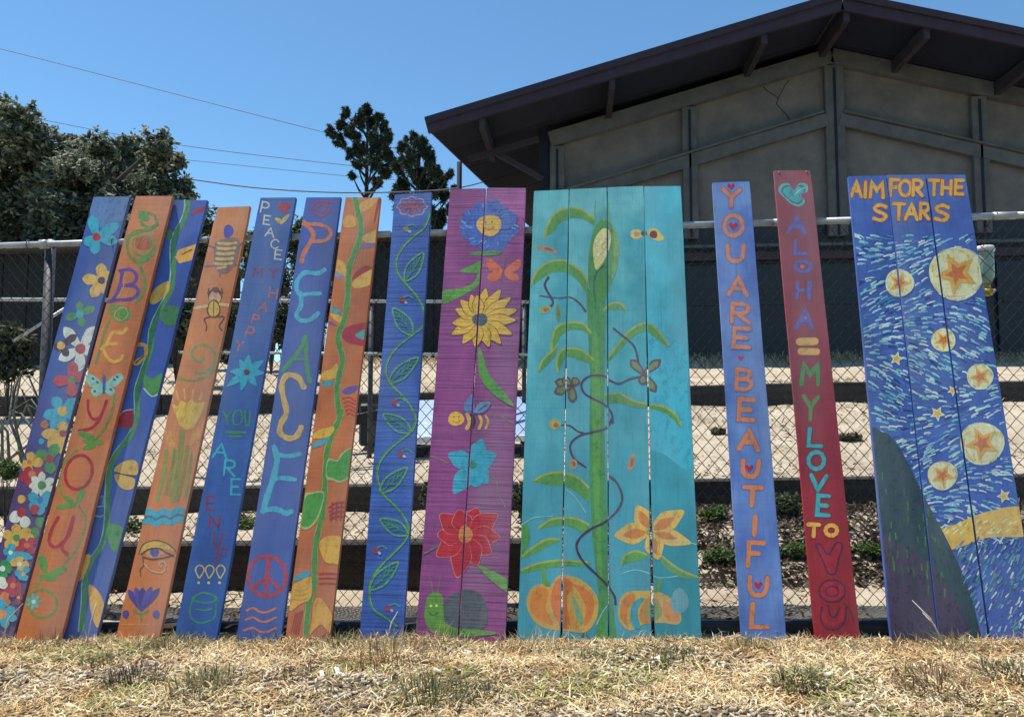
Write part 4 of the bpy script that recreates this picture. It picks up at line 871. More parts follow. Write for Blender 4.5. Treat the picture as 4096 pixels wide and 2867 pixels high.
# ---- 3 blue board with one tulip vine
m = board_mat('royal_blue_paint', H('#2C4AA2'), H('#3A5CB4'), None, .3, 3)
b = single([(390, 447), (466, 449), (219, 1418), (136, 1418)], m, .024, .3, 3, 'blue board with a thick green vine and yellow tulips')
tS = lambda crop, pts: [((CROP[crop][0] + x * CROP[crop][2]) / S, (CROP[crop][1] + y * CROP[crop][2]) / S) for x, y in pts]
vine = tS('C3', [(268, 62), (268, 130), (240, 220), (185, 320), (165, 420), (168, 560), (155, 700), (90, 830), (35, 940), (10, 1050)]) + tS('C2', [(850, -190), (838, -60), (800, 50), (768, 160), (768, 290), (735, 400), (665, 490), (620, 580), (605, 700), (600, 880), (575, 1010), (510, 1110), (478, 1220), (470, 1350), (455, 1500)])
M_ = Motif(b, 'painted_vine', 'S'); M_.stroke('#9CC4C8', 3.5, [(x - 6.5, y) for x, y in vine]); M_.stroke('#45864A', 11.5, vine); M_.done()
M_ = Motif(b, 'painted_leaf', 'C3'); M_.poly('#3E7A48', [(60, 880), (120, 830), (205, 840), (205, 950), (130, 970), (80, 930)]); M_.done()
M_ = Motif(b, 'painted_leaf', 'C2'); M_.poly('#4A8C44', [(800, 60), (850, 90), (905, 60), (895, 160), (850, 180), (810, 140)]); M_.stroke('#A8CCC0', 8, [(805, 145), (850, 188), (895, 168)]); M_.done()
M_ = Motif(b, 'painted_leaf', 'C2'); M_.poly('#4A9040', [(600, 900), (640, 900), (685, 925), (670, 1000), (650, 1060), (610, 1010)]); M_.done()
M_ = Motif(b, 'painted_petal', 'C3'); M_.poly(RED, [(290, 180), (310, 150), (395, 115), (385, 150)], False); M_.done()
M_ = Motif(b, 'painted_bud', 'C3'); M_.ell('#3F7E58', (135, 320), 28, 38); M_.stroke('#8A2440', 12, [(145, 265), (170, 290)]); M_.done()
M_ = Motif(b, 'painted_tulip', 'C3'); M_.poly('#E0A040', [(180, 480), (200, 430), (330, 385), (320, 440), (300, 500), (210, 525)], False); M_.stroke('#7A3420', 8, [(230, 460), (300, 425)]); M_.done()
M_ = Motif(b, 'painted_tulip', 'C3'); M_.poly(YEL, [(0, 770), (40, 700), (135, 650), (130, 730), (60, 800), (10, 815)]); M_.done()
M_ = Motif(b, 'painted_tulip', 'C1'); M_.stroke('#E0A23A', 34, [(1190, 1340), (1260, 1350), (1265, 1430), (1200, 1490), (1160, 1500)]); M_.ell('#E0A23A', (1200, 1490), 44, 26, -40); M_.stroke('#6A3820', 10, [(1180, 1500), (1250, 1440)]); M_.done()
M_ = Motif(b, 'painted_tulip', 'C2'); M_.poly('#B01A30', [(655, 330), (690, 280), (745, 272), (740, 360), (690, 365), (660, 355)]); M_.stroke('#D8B8B8', 6, [(655, 320), (690, 272), (745, 262)]); M_.done()
M_ = Motif(b, 'painted_tulip', 'C2'); M_.poly(YEL, [(640, 610), (660, 570), (720, 545), (765, 555), (770, 620), (720, 625)]); M_.poly(YEL, [(640, 625), (700, 630), (752, 650), (745, 700), (700, 710), (660, 680)]); M_.stroke('#4A1A20', 7, [(645, 612), (690, 625), (760, 638)]); M_.done()
M_ = Motif(b, 'painted_curl', 'C2')
for pts in ([(545, 760), (580, 745), (575, 790)], [(530, 840), (530, 810), (580, 800)], [(520, 850), (560, 860), (580, 850)]): M_.stroke('#7FB0A8', 7, pts)
M_.done()
M_ = Motif(b, 'painted_tulip', 'C2'); M_.poly('#DDA23C', [(412, 1225), (420, 1150), (460, 1085), (505, 1072), (490, 1150), (450, 1215)]); M_.done()
M_ = Motif(b, 'painted_tulip', 'C2'); M_.poly('#E6A430', [(498, 1240), (545, 1270), (580, 1340), (575, 1420), (545, 1480), (515, 1420), (500, 1330)]); M_.done()

# ---- 4 orange scarab board
m = board_mat('orange_paint', H('#C27040'), H('#D6824E'), H('#CC6E2C'), .35, 4)
b = single([(487, 464), (562, 462), (358, 1426), (259, 1426)], m, .004, .35, 4, 'orange board with striped beetle, scarab, spiral, eye and lotus')
M_ = Motif(b, 'painted_oval', 'C3'); M_.ell('#4A48B0', (560, 295), 36, 48, 10); M_.done()
M_ = Motif(b, 'painted_beetle', 'C3'); M_.poly('#8A6A6A', [(480, 365), (630, 350), (630, 480), (560, 590), (480, 580), (455, 470)])
for i, y in enumerate((380, 415, 452, 490, 525)): M_.stroke('#D8AE62', 20, [(490 - i * 6, y), (545 - i * 5, y + 5), (615 - i * 8, y - 2)])
M_.stroke('#D8AE62', 16, [(480, 560), (540, 550)])
for pts in ([(475, 420), (420, 395)], [(460, 540), (390, 545)], [(620, 420), (660, 375)], [(600, 530), (635, 545)], [(500, 590), (500, 620)]): M_.stroke('#7A5A90', 9, pts)
M_.done()
M_ = Motif(b, 'painted_scarab', 'C3'); M_.ell('#6A4440', (465, 760), 52, 58); M_.ell('#D8A080', (463, 768), 42, 46); M_.ell('#7A4C44', (467, 712), 26, 22); M_.ell('#5A4A30', (455, 850), 50, 66); M_.ell('#D9A548', (455, 850), 40, 56); M_.stroke('#5A4A30', 6, [(455, 800), (455, 905)])
M_.stroke('#D8AE7A', 22, [(405, 828), (315, 845)]); M_.stroke('#D8AE7A', 22, [(500, 815), (590, 828)])
for pts in ([(430, 905), (390, 920), (405, 970), (400, 1005)], [(490, 905), (530, 910), (495, 970), (515, 1000)], [(415, 740), (420, 705)], [(520, 740), (512, 705)]): M_.stroke('#5A4038', 9, pts)
M_.done()
M_ = Motif(b, 'painted_spiral', 'C3'); M_.stroke('#8A9058', 20, [(360 + (8 + 15.2 * a) * math.cos(-a + .5) * .95, 1185 - (8 + 15.2 * a) * math.sin(-a + .5) * .9) for a in np.linspace(.3, 8.6, 30)][::-1]); M_.stroke('#8A9058', 22, [(478, 1260), (400, 1330), (300, 1360), (205, 1340)], taper=.3); M_.done()
M_ = Motif(b, 'painted_lotus', 'C4'); M_.poly('#DDB040', [(460, 20), (500, 40), (520, 0), (560, 20), (590, -10), (620, 20), (680, 10), (640, 110), (600, 180), (555, 188), (510, 160), (490, 100)], False)
for pts in ([(470, 10), (455, -40)], [(505, 0), (490, -60)], [(545, -5), (540, -70)], [(590, -10), (600, -70)], [(640, 0), (660, -50)]): M_.stroke('#D8A868', 10, pts)
M_.done()
for c in ((450, 245), (612, 235)): M_ = Motif(b, 'painted_petal', 'C4'); M_.ell('#DB9044', c, 30, 62, -18 if c[0] < 500 else 20); M_.done()
M_ = Motif(b, 'painted_stem', 'C4')
for x0, y0, x1, y1, cc, w_ in ((530, 200, 470, 640, '#8E8A3C', 34), (430, 330, 370, 640, '#869240', 26), (480, 320, 425, 600, '#7C8E3C', 20), (560, 300, 500, 640, '#90882E', 24), (590, 340, 550, 620, '#7E9440', 16), (500, 330, 450, 610, '#A08A44', 16)): M_.stroke(cc, w_, [(x0, y0), ((x0 + x1) / 2 + 6, (y0 + y1) / 2), (x1, y1)])
M_.done()
M_ = Motif(b, 'painted_waves', 'C4')
for i, (dy, cc) in enumerate(((0, CYAN), (32, '#1E6E9A'), (58, CYAN), (30, '#1E6E9A'))):
    if i < 3: M_.stroke(cc, 36 if cc == CYAN else 16, [(275, 725 + dy), (320, 715 + dy), (360, 735 + dy), (410, 712 + dy), (450, 730 + dy), (500, 705 + dy), (535, 712 + dy)])
M_.done()
M_ = Motif(b, 'painted_eye', 'C4'); M_.poly('#D2A33C', [(255, 985), (280, 930), (350, 905), (430, 925), (485, 970), (400, 950), (320, 950)]); M_.stroke('#5A3C30', 7, [(250, 985), (280, 925), (360, 900), (440, 925), (490, 975)])
M_.ell('#C88A5A', (350, 980), 62, 32); M_.ell('#5A4A98', (352, 978), 30, 28); M_.stroke('#4A3030', 9, [(265, 990), (310, 960), (370, 950), (420, 975), (475, 1000)]); M_.stroke('#4A3030', 8, [(275, 1005), (330, 1022), (410, 1012), (470, 995)])
M_.stroke('#6A4834', 8, [(275, 1010), (280, 1060), (260, 1085), (262, 1130)]); M_.stroke('#C8A080', 9, [(285, 1050), (330, 1095), (400, 1105), (425, 1060), (405, 1035), (380, 1050), (395, 1070)]); M_.done()
M_ = Motif(b, 'painted_lotus', 'C4')
for t, w_, cc in (((185, 1220), 44, '#4C3E94'), ((230, 1205), 46, '#5A4AA4'), ((275, 1205), 46, '#46388A'), ((330, 1200), 46, '#5A4AA4'), ((380, 1210), 44, '#4C3E94')): M_.petal(cc, (265, 1350), t, w_)
M_.stroke('#6A8A3C', 12, [(215, 1345), (260, 1372), (310, 1345)]); M_.stroke('#6A8A3C', 12, [(262, 1365), (265, 1410)]); M_.done()
for c in ((166, 1375), (362, 1375)): M_ = Motif(b, 'painted_dot', 'C4'); M_.ell('#4E4496', c, 22, 28); M_.done()
M_ = Motif(b, 'painted_line', 'C4'); M_.stroke('#D88A50', 7, [(110, 1440), (385, 1436)], False); M_.done()

# ---- 5 blue board PEACE MY HAPPY YOU ARE ENUF
m = board_mat('deep_blue_paint', H('#2A4FA0'), H('#3560AE'), None, .45, 5)
b = single([(583, 443), (664, 442), (488, 1418), (392, 1420)], m, .002, .45, 5, 'blue board with small scattered letters, red heart bud, cyan flower and green jar')
def word(crop, items, colour, wd, name='painted_letter', **kw):
    for ch, c, w_, h, rot in items: M_ = Motif(b, name, crop); M_.glyph(ch, colour, wd, c, w_, h, rot, **kw); M_.done()
word('C5', [('P', (285, 125), 60, 78, 12), ('E', (298, 215), 48, 62, 8), ('A', (322, 302), 60, 62, 10), ('C', (356, 385), 55, 64, 8), ('E', (380, 462), 52, 66, 6)], '#C4C6BE', 10)
M_ = Motif(b, 'painted_heart_bud', 'C5'); heart(M_, '#B4202E', (424, 125), 46); M_.poly('#D6B048', [(355, 200), (395, 205), (405, 245), (375, 230)]); M_.poly('#D6B048', [(395, 240), (415, 200), (462, 172), (440, 215), (410, 240)]); M_.done()
word('C5', [('M', (235, 590), 70, 60, 6), ('Y', (345, 592), 60, 56, 6)], '#7C2A50', 13)
word('C5', [('H', (345, 735), 62, 72, 8), ('A', (278, 835), 56, 66, 20), ('P', (218, 922), 52, 62, 18), ('P', (178, 1018), 60, 78, 22), ('Y', (100, 1112), 50, 74, 14)], '#B85A4C', 11)
M_ = Motif(b, 'painted_flower', 'C5')
for t in ((170, 1175), (275, 1215), (280, 1305), (225, 1400), (115, 1430), (10, 1405), (35, 1295), (105, 1210)): M_.petal('#229FC2', (155, 1300), t, 52, 0, .9)
M_.ell('#6A1A3C', (155, 1300), 22, 20); M_.done()
word('C4', [('Y', (815, 112), 52, 84, 0), ('O', (885, 112), 62, 96, 10), ('U', (948, 116), 34, 92, 0)], '#3E8A52', 11); M_ = Motif(b, 'painted_line', 'C4'); M_.stroke('#3E8A52', 16, [(815, 205), (935, 207)], False); M_.stroke('#3E8A52', 12, [(835, 232), (905, 233)], False); M_.done()
word('C4', [('A', (775, 325), 90, 92, 8), ('R', (832, 435), 78, 100, 6), ('E', (870, 556), 62, 98, 2)], '#2FA6C0', 13)
word('C4', [('E', (712, 660), 54, 84, 6), ('N', (736, 782), 70, 80, 4), ('U', (755, 892), 56, 88, 10), ('F', (782, 1000), 66, 92, 6)], '#8E2444', 11)
for x in (642, 706, 776): M_ = Motif(b, 'painted_exclamation', 'C4'); M_.stroke('#D0B060', 9, [(x - 8, 1140), (x - 28, 1090), (x - 10, 1062), (x + 16, 1066), (x + 26, 1095), (x - 2, 1142)]); M_.ell('#D8C890', (x - 8, 1172), 9, 9); M_.done()
M_ = Motif(b, 'painted_jar', 'C4'); M_.stroke('#3A9060', 12, [(600, 1270), (660, 1235), (740, 1260), (740, 1290), (670, 1300), (605, 1285)], True, True); M_.stroke('#3A9060', 11, [(595, 1280), (578, 1340), (590, 1400), (650, 1430), (730, 1400), (745, 1340), (742, 1280)]); M_.stroke('#3A9060', 10, [(620, 1340), (670, 1350), (720, 1338)]); M_.done()

# ---- 6 blue board with large PEACE
m = board_mat('cobalt_paint', H('#2B4AA0'), H('#3557B0'), None, .25, 6)
b = single([(686, 442), (765, 442), (632, 1420), (531, 1420)], m, .003, .25, 6, 'blue board with large PEACE letters and a red peace sign')
M_ = Motif(b, 'painted_swirl', 'C5'); M_.stroke('#9A2A50', 13, [(770, 95), (720, 90), (660, 85), (615, 135), (660, 185), (720, 180), (750, 130), (700, 105), (660, 130), (690, 160), (715, 140)]); M_.done()
M_ = Motif(b, 'painted_letter', 'C5'); M_.stroke('#CF6A48', 32, [(560, 230), (620, 290), (630, 330), (600, 390), (560, 460), (548, 510)]); M_.stroke('#CF6A48', 26, [(565, 245), (660, 245), (740, 275), (755, 320), (715, 360), (635, 368)]); M_.done()
M_ = Motif(b, 'painted_letter', 'C5'); M_.stroke('#36A6CC', 32, [(710, 570), (660, 595), (570, 590), (515, 650), (515, 720), (550, 745)]); M_.stroke('#36A6CC', 28, [(680, 740), (600, 742), (545, 750)]); M_.stroke('#36A6CC', 32, [(545, 755), (540, 830), (510, 890), (540, 930), (610, 925), (665, 880)]); M_.done()
M_ = Motif(b, 'painted_letter', 'C5'); M_.stroke('#3E8848', 30, [(573, 1050), (540, 1130), (480, 1210), (410, 1290)]); M_.stroke('#3E8848', 30, [(578, 1045), (580, 1170), (590, 1290), (605, 1365)]); M_.stroke('#3E8848', 20, [(480, 1205), (580, 1210)]); M_.done()
M_ = Motif(b, 'painted_letter', 'C6'); M_.stroke('#DCA84C', 36, [(505, -85), (470, -145), (400, -160), (365, -100), (375, -20), (395, 80), (360, 150), (355, 210), (410, 245), (460, 230), (490, 175)]); M_.done()
M_ = Motif(b, 'painted_letter', 'C6'); M_.stroke('#2BA4CA', 38, [(315, 300), (335, 380), (310, 500), (270, 620), (245, 710)]); M_.stroke('#2BA4CA', 28, [(330, 345), (400, 360), (485, 345)]); M_.stroke('#2BA4CA', 30, [(315, 505), (380, 500), (450, 510)]); M_.stroke('#2BA4CA', 34, [(248, 705), (330, 700), (390, 725), (425, 715)]); M_.done()
M_ = Motif(b, 'painted_peace_sign', 'C6'); M_.stroke('#B01C34', 24, [(270 + 122 * math.cos(a), 1130 + 128 * math.sin(a)) for a in np.linspace(0, 6.283, 17)[:-1]], True, True); M_.stroke('#B01C34', 24, [(282, 1005), (262, 1255)], False); M_.stroke('#B01C34', 22, [(272, 1135), (180, 1210)], False); M_.stroke('#B01C34', 22, [(274, 1135), (350, 1215)], False); M_.done()
for y in (1335, 1395, 1462): M_ = Motif(b, 'painted_wave', 'C6'); M_.stroke('#CC6A40', 14, [(140 - (y - 1335) * .15, y + 15), (180, y), (230, y + 25), (270, y + 25), (325, y)]); M_.done()

# ---- 7 orange board with vine and flames
m = board_mat('rust_orange_paint', H('#B45C2E'), H('#CB7340'), None, .5, 7)
b = single([(774, 442), (854, 442), (742, 1416), (640, 1420)], m, .001, .5, 7, 'orange board with a winding green vine and yellow, red and blue petals')
def shp(crop, name, *polys):
    M_ = Motif(b, name, crop)
    for col, pts in polys: M_.poly(col, pts)
    M_.done()
shp('C5', 'painted_petal', ('#D69A4A', [(960, 110), (1000, 75), (1090, 55), (1060, 110), (985, 155)])); shp('C5', 'painted_petal', ('#A83430', [(1095, 60), (1112, 55), (1080, 200), (1060, 240), (1075, 140)]))
shp('C5', 'painted_petal', ('#D69A40', [(845, 210), (880, 180), (925, 195), (935, 250), (890, 270), (848, 262)])); shp('C5', 'painted_petal', ('#CE9A4E', [(985, 330), (1020, 310), (1090, 290), (1085, 370), (1040, 385), (985, 360)]), ('#7A6090', [(960, 415), (985, 385), (1080, 380), (1060, 405), (1000, 420)]))
shp('C5', 'painted_petal', ('#D8A046', [(800, 500), (850, 520), (870, 590), (850, 630), (810, 590), (785, 570)]), ('#8A8AB8', [(775, 580), (850, 615), (840, 635), (765, 605)])); shp('C5', 'painted_petal', ('#A6282C', [(905, 640), (940, 580), (1000, 540), (1050, 550), (1010, 580), (950, 620)]), ('#E0A848', [(905, 670), (950, 620), (1020, 580), (1055, 575), (1050, 660), (1000, 690), (930, 700)]))
shp('C5', 'painted_petal', ('#4E9AA4', [(765, 825), (820, 860), (835, 890), (760, 870)]), ('#DCA840', [(755, 880), (835, 905), (825, 950), (770, 915)]), ('#7A5A90', [(748, 935), (800, 965), (745, 962)])); shp('C5', 'painted_petal', ('#B0203C', [(835, 1040), (870, 980), (1000, 945), (1005, 990), (940, 1030), (1000, 1080), (990, 1110), (880, 1090)]), ('#48A0A6', [(930, 1035), (1015, 990), (1000, 1065)]))
shp('C5', 'painted_petal', ('#DCA436', [(695, 1300), (750, 1280), (800, 1240), (800, 1330), (760, 1350), (695, 1352)]), ('#4AA0AC', [(690, 1370), (770, 1358), (770, 1390), (700, 1402)])); shp('C5', 'painted_petal', ('#6A50A0', [(835, 1440), (880, 1405), (955, 1395), (940, 1430), (880, 1460)]))
M_ = Motif(b, 'painted_scribble', 'C5')
for i in range(5): M_.stroke('#B83438', 11, [(840 + i * 8, 1490 + i * 28), (885, 1480 + i * 28), (930, 1505 + i * 26)])
M_.done()
vine = tS('C5', [(932, 62), (945, 140), (968, 230), (965, 330), (925, 450), (890, 540), (880, 660), (875, 780), (850, 930), (808, 1030), (815, 1110), (840, 1210), (815, 1320), (800, 1420), (805, 1520), (822, 1610)]) + tS('C6', [(750, 60), (735, 120), (690, 220), (655, 340), (645, 470), (640, 580), (630, 700), (605, 820), (580, 950), (575, 1080), (570, 1200), (540, 1300), (528, 1400), (520, 1510)])
M_ = Motif(b, 'painted_vine', 'S'); M_.stroke('#A8A064', 13.5, vine); M_.stroke('#4C8C3C', 11, vine); M_.done()
shp('C6', 'painted_leaf', ('#A8B070', [(650, 500), (660, 380), (720, 385), (750, 340), (825, 310), (815, 470), (750, 530), (690, 515)]), ('#4B9440', [(655, 480), (665, 390), (725, 392), (760, 345), (820, 318), (808, 465), (745, 515), (695, 500)]))
shp('C6', 'painted_leaf', ('#A8B070', [(508, 615), (560, 592), (635, 590), (620, 700), (580, 790), (520, 830), (478, 790)]), ('#4B9440', [(515, 630), (560, 602), (630, 600), (610, 700), (570, 780), (520, 815), (486, 785)]))
shp('C6', 'painted_petal', ('#DCA836', [(558, 240), (600, 195), (700, 170), (680, 225), (620, 245)]), ('#3C9CC0', [(552, 300), (600, 262), (672, 238), (640, 280), (575, 305)]))
M_ = Motif(b, 'painted_scribble', 'C6')
for i in range(4): M_.stroke('#A82430', 11, [(668 + i * 3, 690 + i * 25), (715, 660 + i * 28), (765, 655 + i * 30)])
for x in (690, 720, 750): M_.stroke('#A82430', 8, [(x, 655), (x - 8, 770)])
M_.done()
shp('C6', 'painted_disc', ('#E2A62E', [(605, 930), (640, 880), (710, 870), (755, 900), (745, 1040), (690, 1050), (640, 1030)])); M_ = Motif(b, 'painted_lines', 'C6')
for y in (1115, 1145, 1178): M_.stroke('#AE2A2C', 11, [(610, y), (660, y - 3), (715, y)])
M_.done()
shp('C6', 'painted_petal', ('#3E98B4', [(435, 1160), (480, 1110), (550, 1100), (545, 1125), (480, 1155)])); shp('C6', 'painted_petal', ('#E0A230', [(410, 1330), (430, 1200), (500, 1150), (555, 1140), (550, 1270), (480, 1310), (430, 1350)])); shp('C6', 'painted_petal', ('#E2A02C', [(560, 1400), (575, 1290), (620, 1275), (690, 1390), (680, 1500), (620, 1440), (580, 1470), (545, 1500)]))
M_ = Motif(b, 'painted_scribble', 'C6')
for i in range(4): M_.stroke('#A03A22', 9, [(455 + i * 14, 1370 - i * 6), (440 + i * 14, 1430), (425 + i * 15, 1500)])
for y in (1210, 1240, 1270): M_.stroke('#C88A24', 7, [(445, y + 10), (490, y + 14), (530, y)])
M_.done()

# ---- 8 blue board, leafy scroll
m = board_mat('saw_marked_blue_paint', H('#2C50A6'), H('#3A62BA'), None, 1.5, 8)
b = single([(885, 435), (969, 431), (905, 1418), (807, 1412)], m, .0, 1.5, 8, 'rough blue board with a winding green stem and outlined leaves')
M_ = Motif(b, 'painted_blossom', 'C7'); M_.stroke('#B08A9A', 8, [(415 + 95 * math.cos(a) * (1 + .08 * math.cos(8 * a)), 145 + 62 * math.sin(a) * (1 + .08 * math.cos(8 * a))) for a in np.linspace(0, 6.283, 33)[:-1]], True, True, n=2)
for k, r in ((10, .72), (8, .45), (5, .2)):
    for i in range(k): a = 6.283 * i / k + r; M_.ell('#A04E6C', (415 + 95 * r * math.cos(a), 145 + 62 * r * math.sin(a)), 17, 10, math.degrees(a))
M_.done()
st = tS('C7', [(545, 160), (500, 280), (430, 340), (360, 410), (310, 500), (320, 590), (380, 670), (450, 750), (495, 850), (490, 940), (420, 1000), (320, 1080), (255, 1170), (240, 1260), (280, 1340), (350, 1410), (410, 1490), (445, 1580)]) + tS('C8', [(425, 130), (395, 200), (320, 260), (230, 340), (180, 430), (180, 520), (210, 600), (280, 670), (340, 740), (375, 820), (355, 900), (290, 970), (200, 1060), (140, 1150), (125, 1250), (150, 1340), (220, 1390), (300, 1450)])
M_ = Motif(b, 'painted_stem', 'S'); M_.stroke('#43864E', 5.6, st); M_.stroke('#7AA070', 1.6, [(x + 1.5, y) for x, y in st]); M_.done()
def leaf(crop, base, tip, wd):
    M_ = Motif(b, 'painted_leaf', crop); a, t = Vector(base), Vector(tip); d = t - a; n = Vector((-d.y, d.x)).normalized() * wd
    M_.stroke('#5C9A5A', 12, [a, a.lerp(t, .3) + n * .9, a.lerp(t, .65) + n * .8, t, a.lerp(t, .65) - n * .8, a.lerp(t, .3) - n * .9], True, True); M_.stroke('#3E8444', 9, [a, a.lerp(t, .5) + n * .1, a.lerp(t, .85)])
    for f in (.3, .5, .65): M_.stroke('#3E8444', 7, [a.lerp(t, f), a.lerp(t, f + .16) + n * .5]); M_.stroke('#3E8444', 7, [a.lerp(t, f), a.lerp(t, f + .16) - n * .5])
    M_.done()
for c in (('C7', (370, 640), (490, 455), 46), ('C7', (415, 1000), (290, 825), 50), ('C7', (265, 1320), (455, 1155), 44), ('C8', (390, 205), (215, 90), 46), ('C8', (195, 590), (365, 435), 44), ('C8', (370, 860), (195, 765), 46), ('C8', (130, 1215), (310, 1040), 44)): leaf(*c)
for crop, c in (('C7', (350, 770)), ('C7', (375, 295)), ('C7', (295, 1455)), ('C8', (325, 345)), ('C8', (165, 965)), ('C8', (285, 15)), ('C8', (245, 1335))):
    M_ = Motif(b, 'painted_bud', crop); M_.ell('#9C3040' if c[1] != 295 else '#8A8A48', c, 20, 18, 20); M_.ell('#9FB0B0', (c[0] + 24, c[1] + 16), 12, 9, 40); M_.stroke('#5E9468', 7, [(c[0] + 10, c[1] - 20), (c[0] + 45, c[1] - 30), (c[0] + 70, c[1] - 10)]); M_.done()

# ---- 9 purple flower panel, two planks
qs = quadgrid([(1009, 423), (1091, 421), (1180, 421)], [(933, 1418), (1029, 1420), (1134, 1420)]); qs[0][1] = (1089.5, 422); qs[0][2] = (1027.5, 1420)
pm = [board_mat('purple_paint', H('#84357C'), H('#96478C'), None, 1.3, 9), board_mat('lilac_purple_paint', H('#8C3C84'), H('#A4549A'), H('#8C3A80'), 1.4, 9.4, (.9, 2.0))]
b = panel(qs, pm, [.004, .0], 1.3, 9, 'purple two plank panel with flowers, a bee and a snail')
M_ = Motif(b, 'painted_blue_flower', 'C7'); M_.flower('#3F62BE', None, (930, 275), 190, 12, 120, 0, 8, 0, .3, .85)
for i in range(34): a = random.random() * 6.283; r = random.uniform(105, 180); M_.stroke(random.choice(['#6FA4DA', '#5C8CD0', '#3150AE']), 9, [(930 + r * math.cos(a), 275 + r * .85 * math.sin(a)), (930 + (r + 24) * math.cos(a + .08), 275 + (r + 24) * .85 * math.sin(a + .08))], False)
M_.ell('#DDA83C', (932, 270), 84, 72); M_.stroke('#9A5A2A', 6, [(900, 285), (930, 300), (965, 285)]); M_.ell('#9A5A2A', (910, 250), 6, 8); M_.ell('#9A5A2A', (950, 248), 6, 8); M_.done()
M_ = Motif(b, 'painted_leaves', 'C7'); M_.poly('#4E8C50', [(800, 460), (870, 445), (1020, 440), (980, 468), (880, 475)]); M_.poly('#5A9440', [(735, 575), (800, 545), (880, 510), (875, 580), (800, 590)]); M_.poly('#5E9A3E', [(622, 710), (740, 690), (830, 650), (870, 560), (880, 600), (860, 670), (790, 720), (690, 770), (622, 795)]); M_.done()
M_ = Motif(b, 'painted_butterfly', 'C7')
for pts in ([(1020, 565), (930, 490), (915, 540), (960, 580)], [(1020, 570), (940, 590), (920, 630), (970, 645), (1010, 620)], [(1040, 565), (1130, 495), (1140, 545), (1095, 580)], [(1040, 570), (1120, 600), (1130, 640), (1085, 640), (1045, 615)]): M_.poly('#D8633E', pts)
M_.stroke('#7A4A6A', 11, [(1042, 490), (1025, 570), (1010, 640)]); M_.done()
M_ = Motif(b, 'painted_sunflower', 'C7')
for t in ((910, 690), (1008, 700), (1075, 755), (1118, 835), (1110, 905), (1085, 1000), (1010, 1062), (930, 1082), (840, 1085), (755, 1060), (680, 1000), (685, 925), (705, 830), (740, 770), (810, 735), (850, 740)): M_.petal('#6A4A22', (868, 900), (868 + (t[0] - 868) * 1.03, 900 + (t[1] - 900) * 1.03), 86, 20, .9); M_.petal('#DDAA3C', (868, 900), t, 76, 20, .9)
M_.ell('#4A5E6C', (870, 900), 52, 42); M_.done()
M_ = Motif(b, 'painted_stalk', 'C7'); M_.poly('#5E9A44', [(858, 1100), (880, 1110), (930, 1260), (1010, 1360), (1090, 1460), (1085, 1480), (960, 1400), (870, 1280)]); M_.done()
M_ = Motif(b, 'painted_bee', 'C8'); M_.poly('#5E7CB8', [(735, 60), (740, 10), (790, -40), (800, 20), (800, 80), (760, 85)]); M_.poly('#6E88B8', [(800, 80), (830, 20), (900, 10), (890, 50), (850, 80)]); M_.stroke('#39487C', 6, [(820, 70), (880, 30)])
for i, x in enumerate((760, 790, 838, 880)): M_.stroke('#DDAC48' if i != 1 else '#3A2A3A', 24 - 3 * i, [(x - 8, 90 + i * 4), (x + 8, 135), (x - 8, 180)])
M_.ell('#E0A93A', (682, 120), 52, 46); M_.stroke('#A0702A', 5, [(660, 132), (685, 145), (708, 130)]); M_.ell('#A0702A', (668, 108), 5, 6); M_.ell('#A0702A', (700, 106), 5, 6); M_.stroke('#7E8A44', 8, [(900, 95), (980, 110), (1050, 150)]); M_.done()
M_ = Motif(b, 'painted_cyan_flower', 'C8')
for t in ((850, 250), (940, 345), (885, 535), (665, 600), (630, 345)): M_.petal('#2FA0C4', (790, 415), t, 120, 0, .9)
M_.poly('#2FA0C4', [(800, 430), (850, 500), (830, 555), (780, 545), (760, 480)]); M_.ell('#3E8478', (790, 415), 24, 28); M_.stroke('#7A7A50', 8, [(630, 405), (580, 380), (520, 360)]); M_.stroke('#7A7A50', 8, [(885, 470), (940, 520), (955, 600), (1000, 690)]); M_.done()
M_ = Motif(b, 'painted_red_flower', 'C8')
for t in ((820, 695), (945, 735), (960, 880), (905, 985), (820, 1055), (690, 1135), (560, 1000), (565, 865), (580, 735), (700, 705)): M_.petal('#D4706C', (742, 865), (742 + (t[0] - 742) * 1.03, 865 + (t[1] - 865) * 1.03), 138, 15, .9); M_.petal('#B81830', (742, 865), t, 128, 15, .9)
M_.ell('#D9803A', (742, 862), 46, 56); M_.stroke('#B05A2A', 10, [(735, 815), (730, 915)]); M_.stroke('#6E7A4A', 9, [(455, 1000), (520, 960), (580, 930)]); M_.done()
M_ = Motif(b, 'painted_leaf', 'C8'); M_.poly('#64953E', [(820, 1060), (880, 1080), (1010, 1150), (1010, 1230), (900, 1150)]); M_.done()
M_ = Motif(b, 'painted_snail', 'C8'); M_.poly('#565A68', [(610, 1440), (600, 1320), (660, 1245), (750, 1215), (830, 1240), (875, 1320), (870, 1450), (740, 1480)]); M_.poly('#62933A', [(480, 1340), (500, 1260), (550, 1230), (595, 1260), (600, 1340), (615, 1430), (700, 1465), (850, 1475), (950, 1495), (800, 1515), (600, 1510), (510, 1470), (480, 1400)])
M_.ell('#C8D890', (520, 1320), 9, 9); M_.ell('#C8D890', (556, 1318), 9, 9); M_.stroke('#3E6428', 7, [(510, 1365), (535, 1380), (565, 1362)]); M_.stroke('#7A7A50', 6, [(530, 1240), (525, 1180), (510, 1130)]); M_.stroke('#7A7A50', 6, [(560, 1235), (575, 1180), (580, 1130)]); M_.done()

